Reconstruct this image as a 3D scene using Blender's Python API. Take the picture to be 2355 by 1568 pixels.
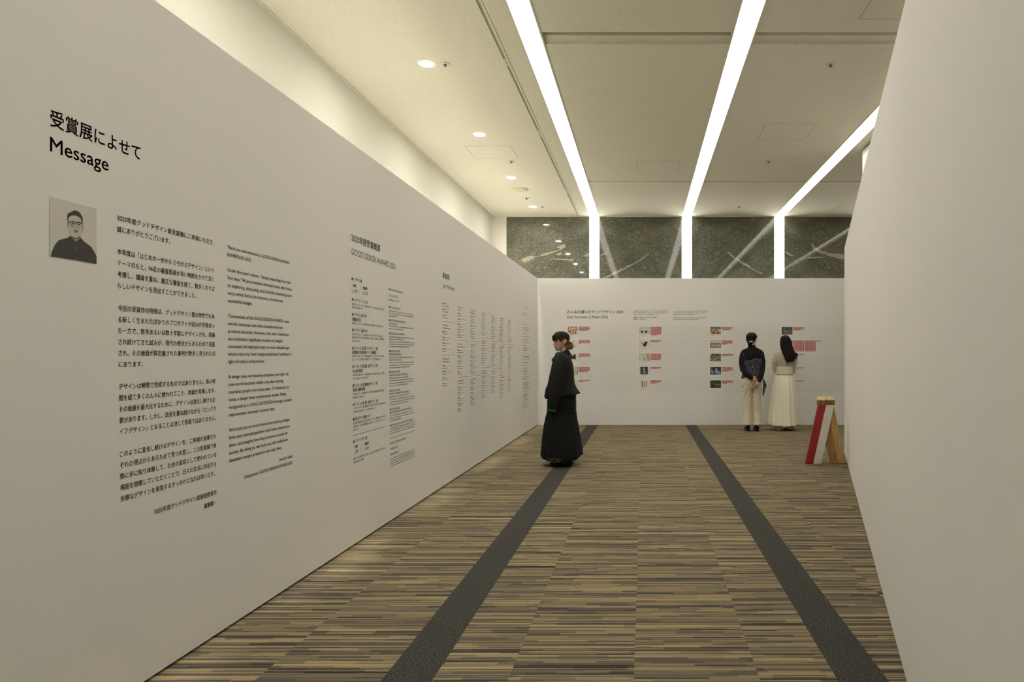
import bpy, bmesh, math, random
from mathutils import Vector, Matrix, noise as mnoise

# ------------------------------------------------------------------ clear
for o in list(bpy.data.objects):
    bpy.data.objects.remove(o, do_unlink=True)
scene = bpy.context.scene
COL = scene.collection
R = math.radians
random.seed(7)

# ------------------------------------------------------------------ measures of the place (metres)
CAM_H = 1.284            # lens height
FOC = 1570.0             # focal length in pixels of the 2355 px frame (24 mm shift lens)
VX, VY = 1480.0, 817.0   # optical axis in the frame
CEIL = 1.284 + 2.65      # ceiling height
WALL_H = 2.70            # exhibition partitions
LEFT_X = -1.9495         # face of the left partition
BACK_Y = 12.54           # face of the back partition
STONE_Y = 13.0           # stone wall of the hall
OUT_L, OUT_R, NEAR_Y = -2.88, 6.4, -4.0

# ------------------------------------------------------------------ camera
cam = bpy.data.cameras.new('camera')
cam.sensor_width = 36.0
cam.lens = FOC / 2355.0 * 36.0
cam.shift_x = (1177.5 - VX) / 2355.0
cam.shift_y = (VY - 784.0) / 2355.0
cam.clip_start = 0.02
camo = bpy.data.objects.new('camera', cam)
COL.objects.link(camo)
camo.location = (0, 0, CAM_H)
camo.rotation_euler = (R(90), 0, 0)
scene.camera = camo

# ------------------------------------------------------------------ world, exposure
w = bpy.data.worlds.new('world'); scene.world = w
w.use_nodes = True
w.node_tree.nodes['Background'].inputs[0].default_value = (0.02, 0.02, 0.02, 1)
w.node_tree.nodes['Background'].inputs[1].default_value = 0.0
vs = scene.view_settings
scene.display_settings.display_device = 'sRGB'
vs.view_transform = 'Standard'; vs.look = 'None'; vs.gamma = 1.0
vs.use_curve_mapping = False
vs.exposure = 0.0
scene.cycles.max_bounces = 7
scene.cycles.transparent_max_bounces = 6
scene.cycles.use_adaptive_sampling = True
scene.cycles.adaptive_threshold = 0.05
scene.cycles.caustics_reflective = False
scene.cycles.caustics_refractive = False
STRIP_L = 10.3            # radiance of the luminous ceiling strips
DOWN_L = 380.0            # radiance of the recessed downlights
DOWN_W = 1300.0           # watts of each downlight's beam
WARM = (1.0, 0.975, 0.87)

# ------------------------------------------------------------------ photo measures -> positions on known planes
def ceil_at(px, py, h=CEIL):
    y = (h - CAM_H) * FOC / (VY - py)
    return ((px - VX) * y / FOC, y)
def left_at(px, py):
    y = -LEFT_X * FOC / (VX - px)
    return (y, CAM_H + (VY - py) * y / FOC)
def plane_at(px, py, y):
    return ((px - VX) * y / FOC, CAM_H + (VY - py) * y / FOC)

# ------------------------------------------------------------------ materials
def new_mat(name):
    m = bpy.data.materials.new(name); m.use_nodes = True
    nt = m.node_tree
    return m, nt, nt.nodes['Principled BSDF']
def N(nt, t, **kw):
    n = nt.nodes.new(t)
    for k, v in kw.items():
        setattr(n, k, v)
    return n
def math_n(nt, op, a, b=None, c=None):
    n = nt.nodes.new('ShaderNodeMath'); n.operation = op
    for i, v in enumerate((a, b, c)):
        if v is None: continue
        if isinstance(v, (int, float)): n.inputs[i].default_value = v
        else: nt.links.new(v, n.inputs[i])
    return n.outputs[0]
def mix_n(nt, f, a, b):
    n = nt.nodes.new('ShaderNodeMix'); n.data_type = 'RGBA'
    for sock, v in ((n.inputs[0], f), (n.inputs[6], a), (n.inputs[7], b)):
        if isinstance(v, (int, float)): sock.default_value = v
        elif isinstance(v, tuple): sock.default_value = v + (1,) if len(v) == 3 else v
        else: nt.links.new(v, sock)
    return n.outputs[2]
def obj_coord(nt):
    return N(nt, 'ShaderNodeTexCoord').outputs['Object']
def map_n(nt, vec, scale=(1, 1, 1), rot=(0, 0, 0), loc=(0, 0, 0)):
    n = N(nt, 'ShaderNodeMapping'); nt.links.new(vec, n.inputs[0])
    n.inputs['Scale'].default_value = scale; n.inputs['Rotation'].default_value = rot; n.inputs['Location'].default_value = loc
    return n.outputs[0]
def noise_n(nt, vec, scale, detail=2.0, rough=0.5, dist=0.0, dim='3D'):
    n = N(nt, 'ShaderNodeTexNoise'); n.noise_dimensions = dim
    if vec is not None:
        nt.links.new(vec, n.inputs['W' if dim == '1D' else 'Vector'])
    n.inputs['Scale'].default_value = scale; n.inputs['Detail'].default_value = detail
    n.inputs['Roughness'].default_value = rough; n.inputs['Distortion'].default_value = dist
    return n.outputs['Fac']
def ramp_n(nt, fac, stops, interp='LINEAR'):
    n = N(nt, 'ShaderNodeValToRGB'); nt.links.new(fac, n.inputs[0])
    e = n.color_ramp.elements; n.color_ramp.interpolation = interp
    while len(e) < len(stops): e.new(0.5)
    for i, (p, c) in enumerate(stops):
        e[i].position = p
        e[i].color = (c, c, c, 1) if isinstance(c, (int, float)) else tuple(c) + (1,)
    return n.outputs['Color']
def bump_n(nt, bs, h, strength=0.2, dist=0.01):
    b = N(nt, 'ShaderNodeBump'); b.inputs['Strength'].default_value = strength; b.inputs['Distance'].default_value = dist
    nt.links.new(h, b.inputs['Height']); nt.links.new(b.outputs[0], bs.inputs['Normal'])

_flat = {}
def flat(col, rough=0.6, var=0.06, name=None):
    """plain painted / printed / fabric colour with a little procedural unevenness"""
    key = (tuple(round(c, 4) for c in col), rough, var)
    if key in _flat: return _flat[key]
    m, nt, bs = new_mat(name or 'colour_%d' % len(_flat))
    v = noise_n(nt, obj_coord(nt), 35.0, 3)
    lo = tuple(max(0, c * (1 - var)) for c in col); hi = tuple(min(1, c * (1 + var)) for c in col)
    nt.links.new(mix_n(nt, v, lo, hi), bs.inputs['Base Color'])
    bs.inputs['Roughness'].default_value = rough
    _flat[key] = m
    return m
def srgb(r, g, b):
    f = lambda c: (c / 255 / 12.92) if c / 255 <= 0.04045 else ((c / 255 + 0.055) / 1.055) ** 2.4
    return (f(r), f(g), f(b))
def emit_mat(name, col, s):
    m, nt, bs = new_mat(name)
    nt.nodes.remove(bs)
    e = N(nt, 'ShaderNodeEmission'); e.inputs[0].default_value = tuple(col) + (1,); e.inputs[1].default_value = s
    nt.links.new(e.outputs[0], nt.nodes['Material Output'].inputs[0])
    return m

def wall_mat(name, col, rough=0.75):
    m, nt, bs = new_mat(name)
    oc = obj_coord(nt)
    v = noise_n(nt, oc, 1.3, 1)
    nt.links.new(mix_n(nt, v, tuple(c * .97 for c in col), tuple(min(1, c * 1.02) for c in col)), bs.inputs['Base Color'])
    bs.inputs['Roughness'].default_value = rough
    return m
M_PANEL = wall_mat('panel_paint', (0.765, 0.745, 0.72))
M_ROOM = wall_mat('room_paint', (0.75, 0.73, 0.665))
M_WHITE = flat((0.80, 0.80, 0.76), 0.5, 0.02)
M_CREAM = flat((0.70, 0.665, 0.53), 0.5, 0.03)
M_BLACKSLOT = flat((0.012, 0.012, 0.011), 0.7, 0.05)
M_INK = flat((0.030, 0.030, 0.031), 0.7, 0.05)
M_INKSOFT = flat((0.06, 0.058, 0.058), 0.6, 0.05)
M_RED = flat((0.50, 0.036, 0.036), 0.55, 0.1)
M_REDINK = flat((0.50, 0.10, 0.07), 0.6, 0.05)
M_STRIP = emit_mat('strip_glow', WARM, STRIP_L)
M_LAMP = emit_mat('downlight_glow', WARM, DOWN_L)

def ceiling_mat():
    m, nt, bs = new_mat('fissured_ceiling_tile')
    oc = obj_coord(nt)
    warp = N(nt, 'ShaderNodeVectorMath', operation='ADD')
    wn = N(nt, 'ShaderNodeTexNoise'); wn.inputs['Scale'].default_value = 16
    nt.links.new(oc, wn.inputs['Vector'])
    sc = N(nt, 'ShaderNodeVectorMath', operation='SCALE'); sc.inputs['Scale'].default_value = 0.03
    nt.links.new(wn.outputs['Color'], sc.inputs[0])
    nt.links.new(oc, warp.inputs[0]); nt.links.new(sc.outputs[0], warp.inputs[1])
    a = noise_n(nt, map_n(nt, warp.outputs[0], (68, 150, 1)), 1.0, 1)
    mask = ramp_n(nt, a, [(0.63, 0.0), (0.72, 1.0)])
    b = noise_n(nt, oc, 160, 2)
    base = mix_n(nt, b, (0.72, 0.685, 0.565), (0.78, 0.742, 0.62))
    nt.links.new(mix_n(nt, math_n(nt, 'MULTIPLY', mask, 0.68), base, (0.26, 0.24, 0.19)), bs.inputs['Base Color'])
    bs.inputs['Roughness'].default_value = 0.9
    return m
M_CEIL = ceiling_mat()

def carpet_mat():
    m, nt, bs = new_mat('striped_carpet')
    oc = obj_coord(nt)
    at = N(nt, 'ShaderNodeAttribute', attribute_name='tile', attribute_type='GEOMETRY')
    rnd = at.outputs['Fac']
    sx = N(nt, 'ShaderNodeSeparateXYZ'); nt.links.new(oc, sx.inputs[0])
    x, y = sx.outputs[0], sx.outputs[1]
    wob = math_n(nt, 'MULTIPLY', math_n(nt, 'SUBTRACT', noise_n(nt, oc, 7, 2), 0.5), 0.006)
    yy = math_n(nt, 'ADD', math_n(nt, 'ADD', y, wob), math_n(nt, 'MULTIPLY', rnd, 37.0))
    # broad rows of yarn
    broad = noise_n(nt, math_n(nt, 'MULTIPLY', yy, 19.0), 1.0, 2, 0.6, 0, '1D')
    mid = noise_n(nt, math_n(nt, 'MULTIPLY', yy, 95.0), 1.0, 1, 0.6, 0, '1D')
    row = math_n(nt, 'FLOOR', math_n(nt, 'MULTIPLY', yy, 300.0))
    wn = N(nt, 'ShaderNodeTexWhiteNoise', noise_dimensions='1D'); nt.links.new(row, wn.inputs['W'])
    # dashes of differing length inside a row
    drow = math_n(nt, 'FLOOR', math_n(nt, 'MULTIPLY', yy, 52.0))
    w1 = N(nt, 'ShaderNodeTexWhiteNoise', noise_dimensions='1D'); nt.links.new(drow, w1.inputs['W'])
    seg = math_n(nt, 'FLOOR', math_n(nt, 'ADD', math_n(nt, 'MULTIPLY', x, 4.6), math_n(nt, 'MULTIPLY', w1.outputs['Value'], 9.0)))
    cb = N(nt, 'ShaderNodeCombineXYZ'); nt.links.new(seg, cb.inputs[0]); nt.links.new(drow, cb.inputs[1]); nt.links.new(rnd, cb.inputs[2])
    w2 = N(nt, 'ShaderNodeTexWhiteNoise', noise_dimensions='3D'); nt.links.new(cb.outputs[0], w2.inputs['Vector'])
    t = math_n(nt, 'MULTIPLY', broad, 0.95)
    t = math_n(nt, 'ADD', t, math_n(nt, 'MULTIPLY', math_n(nt, 'SUBTRACT', mid, 0.5), 0.70))
    t = math_n(nt, 'ADD', t, math_n(nt, 'MULTIPLY', math_n(nt, 'SUBTRACT', wn.outputs['Value'], 0.5), 0.40))
    t = math_n(nt, 'SUBTRACT', t, math_n(nt, 'MULTIPLY', math_n(nt, 'LESS_THAN', wn.outputs['Value'], 0.09), 0.16))
    dsh = math_n(nt, 'MULTIPLY', math_n(nt, 'SUBTRACT', w2.outputs['Value'], 0.5), 0.27)
    t = math_n(nt, 'ADD', t, dsh)
    fuzz = noise_n(nt, map_n(nt, oc, (300, 480, 1)), 1.0, 3, 0.7)
    t = math_n(nt, 'ADD', t, math_n(nt, 'MULTIPLY', math_n(nt, 'SUBTRACT', fuzz, 0.5), 0.42))
    c = ramp_n(nt, t, [(0.20, (0.024, 0.024, 0.024)), (0.34, (0.078, 0.070, 0.057)), (0.46, (0.163, 0.136, 0.091)),
                       (0.56, (0.262, 0.203, 0.109)), (0.74, (0.355, 0.275, 0.147))])
    tint = noise_n(nt, math_n(nt, 'MULTIPLY', yy, 11.0), 1.0, 1, 0.5, 0, '1D')
    c2 = mix_n(nt, math_n(nt, 'MULTIPLY', ramp_n(nt, tint, [(0.5, 0), (0.62, 1)]), 0.45), c, (0.125, 0.100, 0.082))
    nt.links.new(c2, bs.inputs['Base Color'])
    bs.inputs['Roughness'].default_value = 0.95
    bs.inputs['Specular IOR Level'].default_value = 0.15
    return m
M_CARPET = carpet_mat()
def band_mat():
    m, nt, bs = new_mat('charcoal_carpet_band')
    oc = obj_coord(nt)
    a = noise_n(nt, oc, 170, 3, 0.75)
    c = ramp_n(nt, a, [(0.40, (0.008, 0.008, 0.009)), (0.50, (0.034, 0.033, 0.030)), (0.60, (0.135, 0.125, 0.105))])
    nt.links.new(c, bs.inputs['Base Color']); bs.inputs['Roughness'].default_value = 0.95
    bs.inputs['Specular IOR Level'].default_value = 0.15
    bump_n(nt, bs, a, 0.4, 0.004)
    return m
M_BAND = band_mat()

def stone_mat(name='green_stone', beige=False):
    m, nt, bs = new_mat(name)
    oc = obj_coord(nt)
    sx = N(nt, 'ShaderNodeSeparateXYZ'); nt.links.new(oc, sx.inputs[0])
    # slabs are book-matched: fold the pattern about the slab edges every two modules
    xf = math_n(nt, 'PINGPONG', math_n(nt, 'ADD', sx.outputs[0], 2.678), 1.753)
    cb = N(nt, 'ShaderNodeCombineXYZ')
    nt.links.new(xf, cb.inputs[0]); nt.links.new(sx.outputs[2], cb.inputs[1])
    big = N(nt, 'ShaderNodeTexNoise'); big.inputs['Scale'].default_value = 1.05; big.inputs['Detail'].default_value = 2
    nt.links.new(cb.outputs[0], big.inputs['Vector'])
    s = N(nt, 'ShaderNodeVectorMath', operation='SCALE'); s.inputs['Scale'].default_value = 0.46
    nt.links.new(big.outputs['Color'], s.inputs[0])
    ad = N(nt, 'ShaderNodeVectorMath', operation='ADD'); nt.links.new(cb.outputs[0], ad.inputs[0]); nt.links.new(s.outputs[0], ad.inputs[1])
    flow = map_n(nt, ad.outputs[0], (1, 1, 1), (0, 0, R(-24)))
    st = map_n(nt, flow, (17, 82, 1))
    fine = noise_n(nt, st, 2.0, 6, 0.78, 0.35)
    grain = noise_n(nt, map_n(nt, flow, (50, 120, 1)), 1.0, 4, 0.75)
    patch = noise_n(nt, map_n(nt, flow, (1.6, 3.4, 1)), 1.0, 3, 0.6)
    t = math_n(nt, 'ADD', math_n(nt, 'MULTIPLY', fine, 0.74), math_n(nt, 'MULTIPLY', grain, 0.26))
    t = math_n(nt, 'ADD', t, math_n(nt, 'MULTIPLY', math_n(nt, 'SUBTRACT', patch, 0.5), 0.16))
    c = ramp_n(nt, t, [(0.36, (0.020, 0.022, 0.018)), (0.46, (0.075, 0.078, 0.060)), (0.54, (0.150, 0.148, 0.113)), (0.64, (0.42, 0.39, 0.30))])
    vein = noise_n(nt, map_n(nt, flow, (2.6, 16, 1)), 1.0, 4, 0.6)
    vm = ramp_n(nt, vein, [(0.66, 0.0), (0.675, 1.0)])
    c = mix_n(nt, math_n(nt, 'MULTIPLY', vm, 0.5), c, (0.30, 0.265, 0.20))
    if beige:
        c = mix_n(nt, ramp_n(nt, grain, [(.36, 0), (.6, 1)]), (0.25, 0.215, 0.16), (0.42, 0.365, 0.285))
    nt.links.new(c, bs.inputs['Base Color'])
    bs.inputs['Roughness'].default_value = 0.035
    bs.inputs['Specular IOR Level'].default_value = 0.26
    return m
M_STONE = stone_mat()
M_VEIN = stone_mat('beige_vein', True)

def wood_mat(name, a, b, sc=1.0):
    m, nt, bs = new_mat(name)
    oc = obj_coord(nt)
    wv = noise_n(nt, map_n(nt, oc, (70 * sc, 70 * sc, 5 * sc)), 1.0, 3, 0.6, 0.6)
    kn = noise_n(nt, map_n(nt, oc, (16, 16, 7)), 1.0, 1)
    c = mix_n(nt, ramp_n(nt, wv, [(0.35, 0), (0.65, 1)]), a, b)
    c = mix_n(nt, ramp_n(nt, kn, [(0.74, 0), (0.80, 1)]), c, (0.035, 0.018, 0.008))
    nt.links.new(c, bs.inputs['Base Color']); bs.inputs['Roughness'].default_value = 0.55
    return m
M_PINE = wood_mat('pine_light', (0.42, 0.255, 0.095), (0.60, 0.40, 0.17))
M_PINE_D = wood_mat('pine_amber', (0.32, 0.165, 0.045), (0.45, 0.25, 0.08))
M_PINE_END = wood_mat('pine_end', (0.10, 0.055, 0.016), (0.28, 0.17, 0.05), 0.7)
M_PINE_TOP = wood_mat('pine_cut', (0.62, 0.46, 0.24), (0.75, 0.58, 0.34))

def cloth_mat(name, col, sc=300, var=0.25, rough=0.9, bump=0.15):
    m, nt, bs = new_mat(name)
    oc = obj_coord(nt)
    v = noise_n(nt, oc, sc, 2, 0.6)
    big = noise_n(nt, oc, 9, 2)
    vv = math_n(nt, 'ADD', math_n(nt, 'MULTIPLY', v, 0.6), math_n(nt, 'MULTIPLY', big, 0.4))
    nt.links.new(mix_n(nt, vv, tuple(c * (1 - var) for c in col), tuple(min(1, c * (1 + var)) for c in col)), bs.inputs['Base Color'])
    bs.inputs['Roughness'].default_value = rough
    bs.inputs['Specular IOR Level'].default_value = 0.2
    bump_n(nt, bs, v, bump, 0.003)
    return m
M_JACKET = cloth_mat('black_wool', (0.0125, 0.0120, 0.0115))
M_SKIRTB = cloth_mat('black_cotton', (0.0075, 0.0075, 0.0068))
M_GREEN = cloth_mat('green_shirt', (0.035, 0.16, 0.06))
M_KNIT = cloth_mat('black_knit', (0.010, 0.0100, 0.0115))
M_CHINO = cloth_mat('beige_cotton', (0.62, 0.545, 0.43), 200, 0.08)
M_CREAMSK = cloth_mat('cream_gauze', (0.83, 0.79, 0.64), 120, 0.10, 0.9, 0.4)
M_BANDC = cloth_mat('cream_smock', (0.66, 0.61, 0.43), 220, 0.22, 0.9, 0.5)
M_GREYTOP = cloth_mat('grey_underlayer', (0.16, 0.17, 0.15), 200, 0.06)
M_SHOE = cloth_mat('black_leather', (0.012, 0.012, 0.013), 80, 0.1, 0.45, 0.05)
M_CREAMSHOE = cloth_mat('cream_canvas', (0.66, 0.60, 0.47), 150, 0.06)
M_LACE = flat((0.20, 0.18, 0.13), 0.8)
def sheer_mat():
    m = cloth_mat('sheer_cream', (0.86, 0.80, 0.66), 160, 0.06)
    nt = m.node_tree; bs = nt.nodes['Principled BSDF']
    tr = N(nt, 'ShaderNodeBsdfTransparent'); mx = N(nt, 'ShaderNodeMixShader'); mx.inputs[0].default_value = 0.40
    nt.links.new(tr.outputs[0], mx.inputs[1]); nt.links.new(bs.outputs[0], mx.inputs[2])
    nt.links.new(mx.outputs[0], nt.nodes['Material Output'].inputs[0])
    return m
M_SHEER = sheer_mat()
def floral_mat():
    m, nt, bs = new_mat('navy_floral_print')
    oc = obj_coord(nt)
    v = N(nt, 'ShaderNodeTexVoronoi'); v.inputs['Scale'].default_value = 84
    wv = N(nt, 'ShaderNodeVectorMath', operation='ADD')
    nn = N(nt, 'ShaderNodeTexNoise'); nn.inputs['Scale'].default_value = 45; nt.links.new(oc, nn.inputs['Vector'])
    s = N(nt, 'ShaderNodeVectorMath', operation='SCALE'); s.inputs['Scale'].default_value = 0.02; nt.links.new(nn.outputs['Color'], s.inputs[0])
    nt.links.new(oc, wv.inputs[0]); nt.links.new(s.outputs[0], wv.inputs[1])
    nt.links.new(wv.outputs[0], v.inputs['Vector'])
    sel = N(nt, 'ShaderNodeSeparateColor'); nt.links.new(v.outputs['Color'], sel.inputs[0])
    blob = ramp_n(nt, v.outputs['Distance'], [(0.30, 1.0), (0.42, 0.0)])
    petal = mix_n(nt, ramp_n(nt, sel.outputs[0], [(0.62, 0), (0.66, 1)]), (0.33, 0.34, 0.36), (0.09, 0.13, 0.38))
    on = math_n(nt, 'MULTIPLY', blob, ramp_n(nt, sel.outputs[1], [(0.28, 0.0), (0.36, 1.0)]))
    nt.links.new(mix_n(nt, on, (0.012, 0.013, 0.020), petal), bs.inputs['Base Color'])
    bs.inputs['Roughness'].default_value = 0.85
    return m
M_FLORAL = floral_mat()
def skin_mat(name, col):
    m, nt, bs = new_mat(name)
    v = noise_n(nt, obj_coord(nt), 40, 3)
    nt.links.new(mix_n(nt, v, tuple(c * .92 for c in col), tuple(c * 1.06 for c in col)), bs.inputs['Base Color'])
    bs.inputs['Roughness'].default_value = 0.55
    return m
M_SKIN = skin_mat('skin', (0.47, 0.275, 0.175))
M_LIP = skin_mat('lip', (0.33, 0.135, 0.095))
def hair_mat(name, stops, axis=2, lo=0.0, hi=1.0):
    m, nt, bs = new_mat(name)
    oc = obj_coord(nt)
    sx = N(nt, 'ShaderNodeSeparateXYZ'); nt.links.new(oc, sx.inputs[0])
    t = N(nt, 'ShaderNodeMapRange'); nt.links.new(sx.outputs[axis], t.inputs[0])
    t.inputs[1].default_value = lo; t.inputs[2].default_value = hi
    st = noise_n(nt, map_n(nt, oc, (260, 260, 9)), 1.0, 2)
    tt = math_n(nt, 'ADD', t.outputs[0], math_n(nt, 'MULTIPLY', math_n(nt, 'SUBTRACT', st, 0.5), 0.9))
    nt.links.new(ramp_n(nt, tt, stops), bs.inputs['Base Color'])
    bs.inputs['Roughness'].default_value = 0.5
    bs.inputs['Specular IOR Level'].default_value = 0.09
    bump_n(nt, bs, st, 0.4, 0.003)
    return m
M_HAIR_A = hair_mat('dyed_brown_hair', [(0.0, (0.15, 0.078, 0.022)), (0.40, (0.075, 0.040, 0.014)), (0.66, (0.012, 0.009, 0.007)), (1, (0.006, 0.0055, 0.005))], 2, 1.36, 1.575)
M_HAIR_B = hair_mat('black_hair', [(0.0, (0.008, 0.0075, 0.007)), (1, (0.012, 0.011, 0.010))], 2, 1.4, 1.7)
M_HAIR_C = hair_mat('dark_brown_hair', [(0.0, (0.018, 0.011, 0.009)), (1, (0.009, 0.0075, 0.007))], 2, 1.15, 1.6)

# ------------------------------------------------------------------ mesh helpers
class MB:
    def __init__(s): s.v, s.f, s.mi = [], [], []
    def add(s, vs, fs, mi=0):
        o = len(s.v); s.v += [tuple(p) for p in vs]
        s.f += [tuple(i + o for i in f) for f in fs]; s.mi += [mi] * len(fs)
        return s
    def box(s, a, b, mi=0):
        (x0, y0, z0), (x1, y1, z1) = a, b
        vs = [(x0, y0, z0), (x1, y0, z0), (x1, y1, z0), (x0, y1, z0), (x0, y0, z1), (x1, y0, z1), (x1, y1, z1), (x0, y1, z1)]
        return s.add(vs, [(3, 2, 1, 0), (4, 5, 6, 7), (0, 1, 5, 4), (1, 2, 6, 5), (2, 3, 7, 6), (3, 0, 4, 7)], mi)
    def hexa(s, bot, top, mi=0):
        return s.add(list(bot) + list(top), [(3, 2, 1, 0), (4, 5, 6, 7), (0, 1, 5, 4), (1, 2, 6, 5), (2, 3, 7, 6), (3, 0, 4, 7)], mi)
    def quad(s, a, b, c, d, mi=0): return s.add([a, b, c, d], [(0, 1, 2, 3)], mi)
    def loft(s, rings, cap=True, mi=0, closed=True):
        n = len(rings[0]); vs = [p for r in rings for p in r]; fs = []
        for i in range(len(rings) - 1):
            for j in range(n if closed else n - 1):
                k = (j + 1) % n
                fs.append((i * n + j, i * n + k, (i + 1) * n + k, (i + 1) * n + j))
        if cap and closed:
            fs.append(tuple(reversed(range(n)))); fs.append(tuple((len(rings) - 1) * n + j for j in range(n)))
        return s.add(vs, fs, mi)
    def tube(s, pts, rad, n=12, cap=True, mi=0, flat=1.0, flatdir=None):
        pts = [Vector(p) for p in pts]; rings = []
        if isinstance(rad, (int, float)): rad = [rad] * len(pts)
        ref = Vector((0, 0, 1)); prev = None
        for i, p in enumerate(pts):
            d = (pts[min(i + 1, len(pts) - 1)] - pts[max(i - 1, 0)]).normalized()
            if flatdir is not None:
                nrm = Vector(flatdir); nrm = (nrm - d * nrm.dot(d)).normalized()
            elif prev is None:
                r0 = Vector((0, 0, 1)) if abs(d.z) < 0.9 else Vector((1, 0, 0))
                nrm = (r0 - d * r0.dot(d)).normalized()
            else:
                nrm = (prev - d * prev.dot(d)).normalized()
            prev = nrm; bn = d.cross(nrm)
            rings.append([p + nrm * (math.cos(a) * rad[i] * flat) + bn * (math.sin(a) * rad[i]) for a in (2 * math.pi * k / n for k in range(n))])
        s.loft(rings, cap, mi)
        if cap:  # rounded ends
            s.ball(pts[0], rad[0] * min(1, flat), n=8, mi=mi) if rad[0] > 0.003 and flat == 1 else None
            s.ball(pts[-1], rad[-1] * min(1, flat), n=8, mi=mi) if rad[-1] > 0.003 and flat == 1 else None
        return s
    def ball(s, c, r, n=12, mi=0, sc=(1, 1, 1), rot=None):
        c = Vector(c); rings = []
        m = max(4, n // 2)
        for i in range(m + 1):
            ph = -math.pi / 2 + math.pi * i / m
            cr = max(math.cos(ph), 0.02)
            ring = []
            for k in range(n):
                a = 2 * math.pi * k / n
                p = Vector((math.cos(a) * cr * r * sc[0], math.sin(a) * cr * r * sc[1], math.sin(ph) * r * sc[2]))
                if rot is not None: p = rot @ p
                ring.append(c + p)
            rings.append(ring)
        return s.loft(rings, True, mi)
    def disc(s, c, r, n=24, up=(0, 0, -1), mi=0, ry=None):
        c = Vector(c); up = Vector(up).normalized()
        a = Vector((1, 0, 0)) if abs(up.x) < 0.9 else Vector((0, 1, 0))
        u = (a - up * a.dot(up)).normalized(); v = up.cross(u)
        return s.add([c + u * (math.cos(t) * r) + v * (math.sin(t) * (ry or r)) for t in (2 * math.pi * k / n for k in range(n))], [tuple(range(n))], mi)
    def build(s, name, mats, parent=None, smooth=False, local=None, fix=True):
        me = bpy.data.meshes.new(name)
        vs = s.v
        if local is not None: vs = [(p[0] - local[0], p[1] - local[1], p[2] - local[2]) for p in vs]
        me.from_pydata(vs, [], s.f); me.update()
        for m in (mats if isinstance(mats, (list, tuple)) else [mats]): me.materials.append(m)
        me.polygons.foreach_set('material_index', s.mi)
        if fix:
            bm = bmesh.new(); bm.from_mesh(me); bmesh.ops.recalc_face_normals(bm, faces=bm.faces); bm.to_mesh(me); bm.free()
        if smooth: me.polygons.foreach_set('use_smooth', [True] * len(me.polygons))
        o = bpy.data.objects.new(name, me); COL.objects.link(o)
        if parent is not None: o.parent = parent
        return o

def tag(o, label, cat, group=None, kind=None):
    o['label'] = label; o['category'] = cat
    if group: o['group'] = group
    if kind: o['kind'] = kind
    return o
def empty(name, loc=(0, 0, 0), rz=0):
    o = bpy.data.objects.new(name, None); COL.objects.link(o)
    o.empty_display_size = 0.1
    o.location = loc; o.rotation_euler = (0, 0, rz)
    return o
def struct(o): o['kind'] = 'structure'; return o

def remeshed(o, voxel=0.005, smooth=4):
    """fuse the pieces of one mesh into a single continuous skin"""
    md = o.modifiers.new('r', 'REMESH'); md.mode = 'VOXEL'; md.voxel_size = voxel; md.use_smooth_shade = True
    if smooth:
        sm = o.modifiers.new('s', 'SMOOTH'); sm.iterations = smooth; sm.factor = 0.5
    par = o.parent; o.parent = None
    bpy.context.view_layer.update()
    dg = bpy.context.evaluated_depsgraph_get()
    me = bpy.data.meshes.new_from_object(o.evaluated_get(dg))
    old = o.data; o.modifiers.clear(); o.data = me
    me.name = old.name; bpy.data.meshes.remove(old)
    me.polygons.foreach_set('use_smooth', [True] * len(me.polygons))
    o.parent = par
    return o
def lerp_table(t, z):
    if z <= t[0][0]: return t[0][1:]
    for a, b in zip(t, t[1:]):
        if z <= b[0]:
            k = (z - a[0]) / (b[0] - a[0]); k = k * k * (3 - 2 * k) * 0.5 + k * 0.5
            return tuple(p + (q - p) * k for p, q in zip(a[1:], b[1:]))
    return t[-1][1:]

# ================================================================== SETTING
# floor: carpet tiles of half a metre between two charcoal bands
def build_floor():
    rnd = random.Random(3)
    b1, b2, b3, b4 = -1.037, -0.835, 0.768, 0.967
    edges = [-4.037, -3.537, -3.037, -2.537, -2.037, -1.537, b1, b2, -0.5375, -0.0376, 0.4616, b3, b4, 1.266, 1.766, 2.266, 2.766, 3.266, 3.766, 4.266, 4.766, 5.266, 5.766, 6.4]
    mb = MB(); tile = []
    for i in range(len(edges) - 1):
        x0, x1 = max(edges[i], OUT_L - .15), edges[i + 1]
        if x1 <= x0: continue
        band = abs(edges[i] - b1) < 1e-6 or abs(edges[i] - b3) < 1e-6
        y = NEAR_Y - 0.5 * rnd.random()
        while y < STONE_Y:
            ya, yb = max(y, NEAR_Y), min(y + 0.5, STONE_Y)
            if yb > ya:
                mb.quad((x0, ya, 0), (x1, ya, 0), (x1, yb, 0), (x0, yb, 0), 1 if band else 0)
                tile.append(rnd.random())
            y += 0.5
    o = mb.build('floor', [M_CARPET, M_BAND], fix=False)
    a = o.data.attributes.new('tile', 'FLOAT', 'FACE')
    a.data.foreach_set('value', tile)
    struct(o)
build_floor()

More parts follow.
